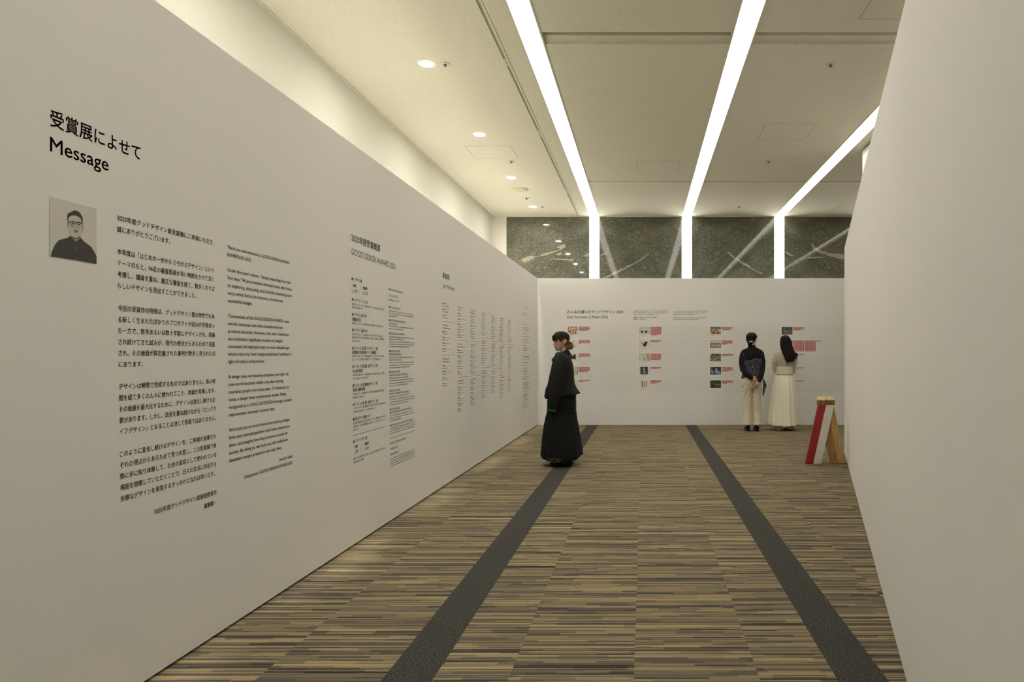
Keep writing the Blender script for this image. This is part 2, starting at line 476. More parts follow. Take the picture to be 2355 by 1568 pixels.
STRIPS = [-0.924 + 1.753 * k for k in range(4)]      # centre lines of the luminous strips
SW = 0.0965
STRIPS = [(-0.938), 0.826, 2.586, 4.346]
GROOVE = (5.60, 5.815); GROOVE2 = (10.38, 10.43)
def build_ceiling():
    mb = MB()
    z0, z1 = CEIL, CEIL + 0.16
    xs = [OUT_L]
    for c in STRIPS: xs += [c - SW, c + SW]
    xs.append(OUT_R)
    mb.box((xs[0], NEAR_Y, z0), (xs[1], STONE_Y, z1))
    for i in range(2, len(xs), 2):
        a, b = xs[i], xs[i + 1]
        mb.box((a, NEAR_Y, z0), (b, GROOVE[0], z1))
        mb.box((a, GROOVE[1], z0), (b, GROOVE2[0], z1))
        mb.box((a, GROOVE2[1], z0), (b, STONE_Y, z1))
        # tops of the cross grooves and a stepped ledge with a rail in the wide one
        mb.box((a, GROOVE[0], z0 + 0.075), (b, GROOVE[1], z1), 1)
        mb.box((a, GROOVE[0] + 0.095, z0 + 0.018), (b, GROOVE[1], z0 + 0.075), 1)
        mb.box((a, GROOVE2[0], z0 + 0.05), (b, GROOVE2[1], z1), 1)
        if i == 2:
            mb.box((a + .06, GROOVE[0] + 0.03, z0 + 0.045), (b - .06, GROOVE[0] + 0.085, z0 + 0.075), 1)
            mb.box((a + .06, GROOVE[0] + 0.05, z0 + 0.030), (b - .06, GROOVE[0] + 0.062, z0 + 0.046), 2)
    struct(mb.build('ceiling', [M_CEIL, M_CREAM, M_BLACKSLOT]))
build_ceiling()

# hall walls
def solid(name, a, b, m): return struct(MB().box(a, b).build(name, m))
solid('wall_outer_left', (OUT_L - .15, NEAR_Y, 0), (OUT_L, STONE_Y, CEIL + .16), M_ROOM)
solid('wall_outer_right', (OUT_R, NEAR_Y, 0), (OUT_R + .15, STONE_Y, CEIL + .16), M_ROOM)
solid('wall_front', (OUT_L - .15, NEAR_Y - .15, 0), (OUT_R + .15, NEAR_Y, CEIL + .16), flat((.15, .12, .09), .6, .05))
solid('wall_hall_divider', (2.815, NEAR_Y, 0), (2.93, 8.78, CEIL - .025), M_WHITE)
MB()
struct(MB().box((OUT_L, 5.0, CEIL - .012), (OUT_L + .014, STONE_Y, CEIL)).build('trim_1', M_CREAM))
# stone wall behind, cut by upright luminous strips; cream return at its left end
STONE_L = plane_at(1165, 600, STONE_Y)[0]
def build_stone():
    mb = MB()
    xs = [STONE_L]
    for c in STRIPS: xs += [c - SW, c + SW]
    xs.append(OUT_R)
    for i in range(0, len(xs), 2):
        mb.box((xs[i], STONE_Y, 0), (xs[i + 1], STONE_Y + .2, CEIL - 0.004))
    o = struct(mb.build('wall_outer_back', M_STONE))
    struct(MB().box((OUT_L - .15, STONE_Y - .012, 0), (STONE_L, STONE_Y + .2, CEIL + .16)).build('wall_corner_left', M_ROOM))
    struct(MB().box((STONE_L, STONE_Y - .006, CEIL - .014), (OUT_R, STONE_Y + .02, CEIL)).build('trim_2', M_CREAM))
    # pale quartz veins in the polished slabs
    veins = [
        [(1199, 600), (1207, 603), (1214, 601), (1222, 596), (1229, 592), (1240, 590), (1262, 585), (1285, 576), (1300, 569), (1302, 563), (1296, 562), (1280, 568), (1277, 570), (1290, 570), (1283, 575), (1265, 580), (1246, 585), (1236, 590), (1221, 588), (1213, 590), (1205, 594)],
        [(1262, 594), (1280, 594), (1300, 595), (1319, 596), (1320, 600), (1300, 598), (1285, 597)],
        [(1279, 585), (1288, 588), (1293, 583), (1290, 580)],
        [(1334, 592), (1345, 587), (1354, 581), (1354, 591), (1342, 589)],
        [(1386, 639), (1420, 622), (1462, 603), (1490, 583), (1492, 585), (1470, 600), (1436, 620), (1398, 639)],
        [(1379, 591), (1386, 583), (1394, 579), (1391, 584), (1384, 589)],
        [(1671, 579), (1675, 578), (1690, 591), (1712, 604), (1735, 619), (1755, 630), (1748, 629), (1720, 614), (1700, 603), (1684, 591)],
        [(1866, 559), (1869, 560), (1874, 569), (1888, 576), (1910, 583), (1930, 583), (1950, 590), (1950, 596), (1925, 594), (1905, 588), (1884, 581), (1868, 572)],
        [(1845, 597), (1858, 591), (1880, 591), (1900, 590), (1890, 593), (1862, 594)],
        [(1802, 577), (1812, 580), (1826, 589), (1822, 590), (1810, 585)],
    ]
    mv = MB()
    for p in veins:
        pts = []
        for q, q2 in zip(p, p[1:] + p[:1]):              # natural ragged outline
            m = max(1, int(math.hypot(q2[0] - q[0], q2[1] - q[1]) / 2.2))
            for k in range(m):
                a_ = q[0] + (q2[0] - q[0]) * k / m; b_ = q[1] + (q2[1] - q[1]) * k / m
                nz = mnoise.noise_vector(Vector((a_ * .21, b_ * .21, 3.3))) + .6 * mnoise.noise_vector(Vector((a_ * .55, b_ * .55, 9.1)))
                x, z = plane_at(a_ + nz.x * 2.4, b_ + nz.y * 1.5, STONE_Y); pts.append((x, STONE_Y - 0.0006, z))
        mv.add(pts, [tuple(range(len(pts)))])
    mv.build('vein', M_VEIN, o, fix=False)
build_stone()

# pale unseen sheet behind the left partition, added to bounce light onto the ceiling
struct(MB().box((OUT_L, -3.0, 0.0), (LEFT_X - .092, STONE_Y - .02, 0.004)).build('floor_bounce', flat((.80, .79, .75), .6, .03)))
# exhibition partitions
wall_left = struct(MB().box((LEFT_X - .09, -1.2, 0.012), (LEFT_X, BACK_Y + .09, WALL_H)).build('wall_left', M_PANEL))
wall_back = struct(MB().box((LEFT_X + .002, BACK_Y, 0.004), (4.05, BACK_Y + .09, WALL_H)).build('wall_back', M_PANEL))
def right_wall():
    x0, y0 = 2.649, 9.0; x1, y1 = 0.2208, -0.5
    d = Vector((x1 - x0, y1 - y0, 0)).normalized(); n = Vector((-d.y, d.x, 0))    # n points away from the corridor
    if n.x < 0: n = -n
    L = (Vector((x1, y1, 0)) - Vector((x0, y0, 0))).length
    mb = MB()
    # boards about a metre wide with hairline joints
    joints = []
    yj = 1.761
    per = 0.96
    ys = [y0]
    k = 7
    while k > -3:
        y = yj + per * k
        if y0 > y > y1: ys.append(y)
        k -= 1
    ys.append(y1)
    for a, b in zip(ys, ys[1:]):
        pa = Vector((x0, y0, 0)) + d * ((y0 - a) / (y0 - y1) * L)
        pb = Vector((x0, y0, 0)) + d * ((y0 - b) / (y0 - y1) * L - 0.0012)
        bot = [pa, pb, pb + n * .09, pa + n * .09]
        mb.hexa([p + Vector((0, 0, .004)) for p in bot], [p + Vector((0, 0, WALL_H)) for p in bot])
    mb.hexa([Vector((x0, y0, .004)) + n * .0012 - d * 0, Vector((x1, y1, .004)) + n * .0012, Vector((x1, y1, .004)) + n * .088, Vector((x0, y0, .004)) + n * .088],
            [Vector((x0, y0, WALL_H - .001)) + n * .0012, Vector((x1, y1, WALL_H - .001)) + n * .0012, Vector((x1, y1, WALL_H - .001)) + n * .088, Vector((x0, y0, WALL_H - .001)) + n * .088])
    struct(mb.build('wall_right', M_PANEL))
right_wall()

# ================================================================== CEILING FITTINGS
strip_labels = ['glowing white ceiling light strip left of centre, running down the stone wall',
                'glowing white ceiling light strip right of centre, running down the stone wall',
                'glowing white ceiling light strip that disappears behind the right partition',
                'glowing white ceiling light strip hidden beyond the right partition, seen mirrored in the stone']
for c, lab in zip(STRIPS, strip_labels):
    r = empty('light_strip', (c, 0, CEIL))
    tag(r, lab, 'ceiling light', 'luminous ceiling strips')
    z = CEIL + 0.055
    dm = MB(); y = NEAR_Y
    while y < STONE_Y - .01:                     # acrylic covers about 2.4 m long with hairline joints
        y2 = min(y + 2.42, STONE_Y)
        dm.box((c - SW + .012, y + .0015, z), (c + SW - .012, y2 - .0015, z + .008)); y = y2
    dm.build('diffuser', M_STRIP, r, local=(c, 0, CEIL))
    vm = MB().box((c - SW + .004, STONE_Y + .03, .02), (c + SW - .004, STONE_Y + .04, z + .01))
    vm.build('wall_diffuser', M_STRIP, r, local=(c, 0, CEIL))
    hm = MB()
    hm.box((c - SW, NEAR_Y, z + .008), (c + SW, STONE_Y + .2, z + .02))
    for sx in (-1, 1):
        a, b = sorted((c + sx * SW, c + sx * (SW - .012)))
        hm.box((a, NEAR_Y, CEIL - .006), (b, STONE_Y, z + .008))
    hm.box((c - SW, STONE_Y + .04, .0), (c + SW, STONE_Y + .055, z + .01))
    hm.build('channel', M_CREAM, r, local=(c, 0, CEIL))

dl = [(982, 147), (1101.5, 309), (1174.5, 408), (1224.5, 475)]
pos = [ceil_at(*p) for p in dl]
step = (pos[3][1] - pos[0][1]) / 3
allp = [(-1.972, pos[0][1] + step * k) for k in range(4)] + [(-1.972, pos[0][1] - step), (-1.972, pos[0][1] - 2 * step)]  # the last lamp is added out of view for its light
dlab = ['round lit downlight nearest the viewer, beside a ceiling sprinkler', 'second round lit downlight, just in front of the left ceiling hatch',
        'third round lit downlight, in front of the round ceiling speaker', 'farthest round lit downlight, close to the stone wall',
        'round lit downlight above the frame, seen only mirrored in the stone', 'round lit downlight out of view, added for its light']
for (x, y), lab in zip(allp, dlab):
    r = empty('downlight', (x, y, CEIL)); tag(r, lab, 'ceiling light', 'downlights along the left partition')
    MB().disc((0, 0, -.004), .060, 28).build('lamp', M_LAMP, r, fix=False)
    ld = bpy.data.lights.new('beam', 'SPOT'); ld.energy = DOWN_W; ld.color = WARM; ld.spot_size = R(62); ld.spot_blend = .6; ld.shadow_soft_size = .05
    lo = bpy.data.objects.new('beam', ld); COL.objects.link(lo); lo.parent = r; lo.location = (0, 0, -.012); lo.rotation_euler = (0, R(25), 0)   # spot tilt added so the passage bounces light up to the ceiling
    ring = MB(); n = 32
    ring.loft([[(math.cos(a) * q, math.sin(a) * q, zz) for a in (2 * math.pi * k / n for k in range(n))] for q, zz in ((.060, -.003), (.062, -.007), (.069, -.006), (.071, -.0005))], cap=False)
    ring.build('trim_ring', M_WHITE, r, smooth=True)

def sprinkler(px, py, lab, s=1.0):
    x, y = ceil_at(px, py)
    r = empty('sprinkler', (x, y, CEIL)); tag(r, lab, 'sprinkler', 'ceiling sprinklers')
    n = 20
    MB().loft([[(math.cos(a) * q * s, math.sin(a) * q * s, zz) for a in (2 * math.pi * k / n for k in range(n))] for q, zz in ((.046, -.0005), (.044, -.005), (.026, -.008), (.022, -.004), (.002, -.003))]).build('cover_plate', M_CREAM, r, smooth=True)
    MB().tube([(0, 0, -.004), (0, 0, -.016)], .009 * s, 10).build('nozzle', flat((.05, .045, .035), .4), r, smooth=True)
    MB().loft([[(math.cos(a) * q * s, math.sin(a) * q * s, zz) for a in (2 * math.pi * k / n for k in range(n))] for q, zz in ((.015, -.019), (.015, -.022))]).build('deflector', flat((.03, .028, .024), .35), r)
sprinkler(1024, 147, 'ceiling sprinkler right beside the nearest downlight')
sprinkler(1176, 371, 'ceiling sprinkler at the corner of the left ceiling hatch')
sprinkler(1211, 455, 'ceiling sprinkler just behind the round ceiling speaker', 1.3)
sprinkler(1247, 475, 'ceiling sprinkler right beside the farthest downlight', .8)
sprinkler(1910, 148, 'ceiling sprinkler near the right partition, nearest of the right bay')
sprinkler(1767, 371, 'ceiling sprinkler just beyond the right ceiling hatch')
sprinkler(1700, 475, 'ceiling sprinkler close to the stone wall between two light strips', .8)

x, y = ceil_at(1197, 435)
r = empty('ceiling_speaker', (x, y, CEIL)); tag(r, 'flat round cream speaker in the left ceiling behind the third downlight', 'speaker')
n = 36
MB().loft([[(math.cos(a) * q, math.sin(a) * q, zz) for a in (2 * math.pi * k / n for k in range(n))] for q, zz in ((.125, -.0005), (.123, -.012), (.108, -.014))], cap=False).build('rim', M_CREAM, r, smooth=True)
MB().loft([[(math.cos(a) * q, math.sin(a) * q, zz) for a in (2 * math.pi * k / n for k in range(n))] for q, zz in ((.108, -.0135), (.105, -.017), (.05, -.020), (.004, -.021))]).build('grille', flat((.62, .59, .46), .6), r, smooth=True)
x = (1943 - VX) * 5.66 / FOC
r = empty('smoke_detector', (x, 5.655, CEIL + .075)); tag(r, 'small round detector inside the wide ceiling groove by the right partition', 'detector')
MB().loft([[(math.cos(a) * q, math.sin(a) * q, zz) for a in (2 * math.pi * k / n for k in range(n))] for q, zz in ((.042, 0), (.042, -.010), (.034, -.018), (.012, -.020))]).build('base', M_CREAM, r, smooth=True)
MB().loft([[(math.cos(a) * q, math.sin(a) * q, zz) for a in (2 * math.pi * k / n for k in range(n))] for q, zz in ((.014, -.019), (.013, -.028), (.004, -.030))]).build('sensor', M_WHITE, r, smooth=True)

def hatch(x0, x1, y0, y1, lab):
    r = empty('access_hatch', ((x0 + x1) / 2, (y0 + y1) / 2, CEIL)); tag(r, lab, 'ceiling hatch', 'square ceiling hatches')
    a, b = (x1 - x0) / 2, (y1 - y0) / 2; t = .0045
    f = MB()
    for (p, q) in (((-a, -b), (a, -b + t)), ((-a, b - t), (a, b)), ((-a, -b), (-a + t, b)), ((a - t, -b), (a, b))):
        f.box((p[0], p[1], -.0012), (q[0], q[1], 0))
    f.build('joint_frame', flat((.20, .185, .14), .6), r)
    MB().box((-a + t, -b + t, -.0010), (a - t, b - t, 0)).build('panel', M_CEIL, r)
    MB().box((-.035, -b - .004, -.003), (-.01, -b + .012, -.001)).box((.01, -b - .004, -.003), (.035, -b + .012, -.001)).build('latch', M_WHITE, r)
ax0, ay0 = ceil_at(1068, 335); ax1, _ = ceil_at(1174, 335); _, ay1 = ceil_at(1192, 364)
hatch(ax0, ax1, ay0, ay1, 'square ceiling hatch on the left, behind the second downlight')
bx0, by0 = ceil_at(1464, 370); bx1, _ = ceil_at(1563, 370); _, by1 = ceil_at(1560, 395)
hatch(bx0, bx1, by0, by1, 'square ceiling hatch in the middle bay between the two long light strips')
cx0, cy0 = ceil_at(1761, 284); cx1, _ = ceil_at(1879, 284); _, cy1 = ceil_at(1853, 320)
hatch(cx0, cx1, cy0, cy1, 'square ceiling hatch in the right bay with a sprinkler beyond it')
dx0, dy1 = ceil_at(1975, 44)
hatch(dx0, dx0 + .59, dy1 - .57, dy1, 'square ceiling hatch at top right, cut off by the right partition')

def slot(xc, segs, y0, y1, lab, w=.052):
    r = empty('air_slot', (xc, 0, CEIL)); tag(r, lab, 'air vent')
    f = MB()
    f.box((-w / 2, y0, -.005), (-w / 2 + .012, y1, 0)).box((w / 2 - .022, y0, -.005), (w / 2, y1, 0)).box((w / 2 - .030, y0, -.010), (w / 2 - .026, y1, 0))
    prev = y0
    for a, b in segs:
        if a > prev: f.box((-w / 2 + .012, prev, -.003), (w / 2 - .022, a, 0))
        prev = b
    if prev < y1: f.box((-w / 2 + .012, prev, -.003), (w / 2 - .022, y1, 0))
    f.build('frame', M_CREAM, r)
    for a, b in segs:
        MB().box((-w / 2 + .012, a, -.0015), (w / 2 - .022, b, 0)).build('slot', M_BLACKSLOT, r)
def cy(py): return 2.65 * FOC / (VY - py)
slot(-1.236, [(NEAR_Y + .1, cy(135)), (cy(153), cy(299.7)), (cy(313.4), cy(436)), (cy(443), cy(494))], NEAR_Y, 12.95, 'long slim black and cream air slot in the left ceiling beside the light strip')
slot(3.46, [(2.0, 12.75)], 2.0, 12.95, 'long slim dark air slot in the far right ceiling beside the right partition', .04)

# ================================================================== LETTERING
_fc = bpy.data.curves.new('lettering_source', 'FONT'); _fo = bpy.data.objects.new('lettering_source', _fc); COL.objects.link(_fo)
_fc.resolution_u = 3
def glyphs(s, bold=0.0):
    _fc.body = s; _fc.size = 1.0; _fc.offset = bold
    bpy.context.view_layer.update()
    dg = bpy.context.evaluated_depsgraph_get()
    me = bpy.data.meshes.new_from_object(_fo.evaluated_get(dg))
    vs = [(v.co.x, v.co.y) for v in me.vertices]; fs = [tuple(p.vertices) for p in me.polygons]
    bpy.data.meshes.remove(me)
    return vs, fs
EPS = 0.0008
class Page:
    """lettering laid on a wall: u runs along the wall, v is up"""
    def __init__(s, origin, u, n): s.o, s.u, s.n, s.mb = Vector(origin), Vector(u), Vector(n), MB()
    def P(s, u, v): p = s.o + s.u * u + s.n * EPS; return (p.x, p.y, p.z + v)
    def line(s, txt, u0, v0, size, width=None, xs=1.0, bold=0.0, right=None, mi=0):
        vs, fs = glyphs(txt)
        if not vs: return 0
        lo = min(v[0] for v in vs); hi = max(v[0] for v in vs)
        if width: xs = width / ((hi - lo) * size)
        if right is not None: u0 = right - (hi - lo) * size * xs
        # heavier weights are struck several times, each time moved by a hair
        for dx, dy in ([(0, 0)] if bold < .006 else [(-bold, 0), (bold, 0), (0, bold), (0, -bold)]):
            s.mb.add([s.P(u0 + (x - lo + dx) * size * xs, v0 + (y + dy) * size) for x, y in vs], fs, mi)
        return (hi - lo) * size * xs
    def rect(s, u0, v0, u1, v1, mi=0): s.mb.quad(s.P(u0, v0), s.P(u1, v0), s.P(u1, v1), s.P(u0, v1), mi)
    def seg(s, a, b, t, mi=0):
        a, b = Vector((a[0], a[1])), Vector((b[0], b[1])); d = (b - a).normalized(); q = Vector((-d.y, d.x)) * (t / 2)
        s.mb.quad(s.P(*(a - q)), s.P(*(b - q)), s.P(*(b + q)), s.P(*(a + q)), mi)
    def build(s, name, mats, parent, label=None):
        o = s.mb.build(name, mats, parent, fix=False)
        if label: o['label'] = label
        return o
def left_page(): return Page((LEFT_X, 0, 0), (0, 1, 0), (1, 0, 0))

# --- heading of the message
pg = left_page()
ya, za = left_at(115, 290); yb, _ = left_at(323, 290)
pg.line('受賞展によせて', ya, za + .006, .0615, width=yb - ya, bold=.012)
ya, za = left_at(115, 347); yb, _ = left_at(249, 347)
pg.line('Message', ya, za, .0685, width=yb - ya, bold=.006)
pg.build('heading_lettering', M_INK, wall_left)

# --- Japanese message
JP = ['2025年度グッドデザイン賞受賞展にご来場いただき、', '誠にありがとうございます。', '',
      '本年度は「はじめの一歩から ひろがるデザイン」という', 'テーマのもと、96名の審査委員が長い時間をかけて深く', '考察し、議論を重ね、厳正な審査を経て、数多くのすば', 'らしいデザインを見出すことができました。', '',
      '今回の受賞作の特徴は、グッドデザイン賞の特性でもあ', 'る新しく生まれたばかりのプロダクトや試みが多数あっ', 'た一方で、数年あるいは数十年前にデザインされ、実装', 'され続けてきた試みが、現代の視点からあらためて見直', 'され、その価値が再定義された事例が数多く見られた点', 'にあります。', '',
      'デザインは瞬間で完成するものではありません。長い時', '間を経て多くの人々に使われてこそ、真価を発揮します。', 'その価値を最大化するために、デザインは進化し続ける必', '要があります。しかし、改良を重ね続けながら「ロングラ', 'イフデザイン」となることは決して容易ではありません。', '',
      'このように変化し続けるデザインを、ご来場の皆様それ', 'ぞれの視点からあらためて見つめ直し、この受賞展で実', '際に手に取り体験して、社会の道具として使われている', '場面を想像していただくことで、日々の生活に存在する', '多様なデザインを発見するきっかけとなれば幸いです。']
JP_END = {0: 492, 1: 391, 3: 491, 4: 491, 5: 493, 6: 451, 8: 493, 9: 493, 10: 494, 11: 494, 12: 495, 13: 328, 15: 495, 16: 495, 17: 495, 18: 496, 19: 496, 21: 497, 22: 497, 23: 497, 24: 497, 25: 494}
pg = left_page()
y0, z0 = left_at(272, 500.8); dz = 25.93 * y0 / FOC
for i, s in enumerate(JP):
    if not s: continue
    ys, _ = left_at(268.5 + 8.0 * i / 25, 500); ye, _ = left_at(JP_END[i], 500)
    pg.line(s, ys, z0 - dz * i - .0088, .0245, width=ye - ys, bold=.008)
ye, _ = left_at(498, 500)
ys, _ = left_at(355, 500)
pg.line('2025年度グッドデザイン賞審査委員長', ys, z0 - dz * 27.1 - .0088, .0245, width=ye - ys, bold=.008)
ys, _ = left_at(469, 500)
pg.line('齋藤精一', ys, z0 - dz * 28.2 - .0088, .0245, width=ye - ys, bold=.008)
pg.build('japanese_message_lettering', M_INK, wall_left)

# --- English message
EN = ['Thank you, and welcome to GOOD DESIGN AWARD', 'EXHIBITION 2025.', '', 'Under this year’s theme, “design expanding from the', 'first step,” 96 jury members devoted hours after hours', 'to exploring, discussing, and carefully examining each', 'entry, which led to the discovery of numerous', 'wonderful designs.', '',
      'Characteristic of the GOOD DESIGN AWARD, many', 'entries showcase new ideas transformed into', 'products and trials. However, this year’s selections', 'also included a significant number of designs', 'conceived and deployed years or even decades ago,', 'whose value has been reappreciated and redefined in', 'light of today’s perspectives.', '',
      'A design does not become complete overnight. Its', 'true worth becomes visible only after serving', 'countless people over many years. To maximize its', 'value, a design must continuously evolve. Being', 'recognized as a LONG LIFE DESIGN through constant', 'improvement, however, is never easy.', '',
      'We invite you to revisit these ever-evolving designs', 'from your own perspective—feel them, experience', 'them, and imagine how they function as tools for', 'society. By doing so, we hope you will rediscover', 'abundant designs present in our daily lives.']
EN_END = [665, 578, 0, 667.5, 671, 670.5, 650.5, 580, 0, 664.5, 650, 664, 650, 666.5, 670, 608.5, 0, 663, 651, 664, 657.5, 671.5, 632.5, 0, 666, 665.5, 661.5, 662, 648]
pg = left_page()
y0, z0 = left_at(523, 567); dz = 17.6 * y0 / FOC
for i, s in enumerate(EN):
    if not s: continue
    ys, _ = left_at(522.3 + 4.5 * i / 28, 500); ye, _ = left_at(EN_END[i], 500)
    pg.line(s, ys, z0 - dz * i - .0085, .0236, width=ye - ys, bold=.007)
ye, _ = left_at(672.5, 500)
for k, (s, px) in enumerate((('Seiichi Saito', 642), ('Chairperson, GOOD DESIGN AWARD 2025', 560.5))):
    ys, _ = left_at(px, 500)
    pg.line(s, ys, z0 - dz * (29.75 + k) - .0085, .0236, width=ye - ys, bold=.007)
pg.build('english_message_lettering', M_INK, wall_left)

# --- award overview
pg = left_page()
def put(pg, s, px, py, size, pxe=None, xs=.86, bold=0.004, mi=0, cap=.36):
    ys, zs = left_at(px, py)
    wd = None
    if pxe: ye, _ = left_at(pxe, py); wd = ye - ys
    pg.line(s, ys, zs - size * cap, size, width=wd, xs=xs, bold=bold, mi=mi)
put(pg, '2025年度受賞概要', 808, 545.5, .0565, 874, bold=.008)
put(pg, 'GOOD DESIGN AWARD 2025', 808, 577.2, .061, 909.5, bold=.0)
pg.build('overview_heading_lettering', M_INK, wall_left)
pg = left_page()
H_, B_ = .0265, .0185
def jl(y, s, pxe, size=H_, px=808.5, bold=.012): put(pg, s, px + (y - 640) * 4.0 / 420, y, size, pxe, bold=bold)
jl(641, '●グッドデザイン賞', 832); jl(656, '受賞数', 819, .022, 811); jl(667.7, '1,619件', 822, .032, 808, .004); jl(662, '審査総数', 844.5, .022, 834.5); jl(673, '5,225件', 846.5, .032, 832.5, .004)
jl(688.8, '●グッドデザイン・ベスト100', 844.5); jl(699, '本年度のすべてのグッドデザイン賞受賞対象の中で、これからの生活、産業、社会を導く', 882, B_, bold=0); jl(706, '明日を拓く100件のデザイン', 836, B_, bold=0)
jl(722.8, '●グッドデザイン大賞（1件）', 842.5); jl(734, '（内閣総理大臣賞）', 829.5); jl(743, '本年度のすべてのグッドデザイン賞受賞対象の中で、最も優れたデザインと認められるもの', 881, B_, bold=0)
jl(758.8, '●グッドデザイン金賞（19件）', 844.5); jl(768.4, '本年度のすべてのグッドデザイン賞受賞対象の中で、特に優れたデザインと認められるもの', 881, B_, bold=0); jl(775.5, '審査委員会の決定により、生活や産業の発展に寄与するもの、革新的なもの、経済産業大臣', 883, B_, bold=0); jl(783.7, '賞が贈られます。', 829, B_, bold=0)
jl(800.3, '●グッドフォーカス賞［新ビジネスデザイン］（3件）', 868.5); jl(810, '（経済産業省 大臣官房 商務・サービス審議官賞）', 865); jl(819, '本年度のすべてのグッドデザイン賞受賞対象の中で、新たなビジネスモデルや市場の創', 883, B_, bold=0); jl(826.4, '造と、イノベーションの促進に寄与する優れたデザインとして特に認められるもの', 875, B_, bold=0)
jl(843, '●グッドフォーカス賞［技術・伝承デザイン］（3件）', 869); jl(853.6, '（中小企業庁長官賞）', 834); jl(862.8, '本年度の中小企業のグッドデザイン賞受賞対象の中で、高度な技術や伝統の上に立って構築', 883.5, B_, bold=0); jl(870.8, 'された、特に優れたデザインと認められるもの', 847, B_, bold=0)
jl(887, '●グッドフォーカス賞［地域社会デザイン］（3件）', 868); jl(897, '（日本商工会議所会頭賞）', 839.5); jl(906.8, 'すべてのグッドデザイン賞受賞対象の中で、地域社会の持続的発展や経済の活性化に', 884, B_, bold=0); jl(914.8, '寄与する優れたデザインと認められるもの', 838, B_, bold=0)
jl(931, '●グッドフォーカス賞［防災・復興デザイン］（3件）', 869.5); jl(939.7, 'すべてのグッドデザイン賞受賞対象の中で、自然災害への備えと防災の仕組みの復興', 885, B_, bold=0); jl(948, 'からの復興に寄与する優れたデザインとして特に認められるもの', 862, B_, bold=0)
jl(964.6, '●未来社会デザイン特別賞（1件）', 850.5); jl(974, '2025年の大阪関西万博にて実践した本年度のグッドデザイン賞受賞対象の中で、来場者', 885, B_, bold=0); jl(981.8, 'の共感を得つつ、未来社会の課題解決に向け得るメディアでも多彩なデザインとして', 885, B_, bold=0); jl(989.4, '特に認められるもの', 825, B_, bold=0)
jl(1015.8, '●ロングライフデザイン賞', 844); jl(1027.7, '受賞数', 822.5, .022, 811.5); jl(1040, '11件', 823, .032, 811.5, .004); jl(1021, '審査総数', 848, .022, 835); jl(1032.5, '118件', 848, .032, 835, .004)
jl(1055.5, '長年にわたりその価値と価値を広く認められ、未来においてもその活動を続ける、暮らしの中心とな', 886, B_, bold=0); jl(1064, 'が認められるデザインの優秀', 836, B_, bold=0)
for (a, b) in (((825, 674), (831, 658)), ((827.5, 1040), (834.5, 1021))):
    pg.seg(left_at(*a), left_at(*b), .002)
pg.seg(left_at(810.6, 1002), left_at(885, 981), .003)
pg.build('japanese_overview_lettering', M_INKSOFT, wall_left)
pg = left_page()
def el(y, s, pxe, size=.024, bold=.004, px=893.7): put(pg, s, px + (y - 660) * 3.5 / 410, y, size, pxe, bold=bold)
b_ = .0165
T1 = 'This award is presented to the most outstanding design chosen from among all'; T2 = 'awarded works of the GOOD DESIGN AWARD.'
el(664.5, '●GOOD DESIGN AWARD 2025', 926); el(678, 'Total entries: 5,225', 914, .026, 0); el(688, 'Awarded entries: 1,619', 917.5, .026, 0)
el(705.6, '●GOOD DESIGN BEST100', 921); el(713.6, 'Among all the awarded works of this year, designs that are considered to open the', 950.5, b_, 0); el(719.4, 'future of life, industry, and society, chosen by the jury as those that embody the', 950, b_, 0); el(725.7, '“GOOD DESIGN BEST100”', 913, b_, 0)
el(736, '●GOOD DESIGN GRAND AWARD (1)', 931.5); el(743, '(Prime Minister’s Award)', 913, .021); el(748.7, T1, 949, b_, 0); el(755, T2, 927, b_, 0)
el(766, '●GOOD DESIGN GOLD AWARD (19)', 931); el(773.5, 'This award is presented to particularly outstanding designs chosen from among all', 951.5, b_, 0); el(779, T2, 927, b_, 0); el(785, 'Those that have been selected for the GOOD DESIGN GOLD AWARD are to be recognized', 952.5, b_, 0); el(790.4, 'as the Minister of Economy, Trade and Industry Award for their particular recognition', 952.5, b_, 0); el(796, 'of the significant contribution to the development of a good economy.', 944, b_, 0)
TA = 'This award is presented to works chosen from particularly outstanding designs that'
def focus(y, kind, sub, body, pxe):
    el(y, '●GOOD FOCUS AWARD', 920); el(y + 7.3, '[' + kind + '] (3)', pxe)
    yy = y + 14
    for s, e in sub + body:
        el(yy, s, e, .0185 if (s, e) in sub else b_, 0.002 if (s, e) in sub else 0); yy += 6.0
focus(807.3, 'NEW BUSINESS DESIGN', [('(Minister of Economy, Trade and Industry Minister’s Secretariat Deputy Director-', 951.5), ('General for Business and Service Award)', 923)], [('This award is presented to particularly advanced designs expected to contribute to', 951), ('the creation of new business models or industries and the promotion of innovation', 951), ('chosen from among all awarded works of the GOOD DESIGN AWARD.', 943)], 923.5)
focus(855.5, 'DESIGN OF TECHNIQUE & TRADITION', [('(Small and Medium Enterprise Agency Commissioner Award)', 939)], [('This award is presented to particularly outstanding designs that are related to', 949.5), ('advanced techniques and skills, chosen from among all small and medium-sized', 949.5), ('enterprises’ awarded works of the GOOD DESIGN AWARD.', 937)], 937)
focus(899, 'DESIGN OF COMMUNITY DEVELOPMENT', [('(Japan Chamber of Commerce and Industry Chairman Award)', 940)], [('This award is presented to designs expected to make particular contributions to the', 952.5), ('sustainable development of the community and revitalization of the economy, chosen', 953.5), ('from among all awarded works of the GOOD DESIGN AWARD.', 939)], 941.5)
focus(942, 'DISASTER PREVENTION & RECOVERY DESIGN', [], [('This award is presented to outstanding designs expected to contribute to the', 949), ('prevention of and recovery from natural disasters, chosen from among all awarded', 952.5), ('works of the GOOD DESIGN AWARD.', 922.5)], 946.5)
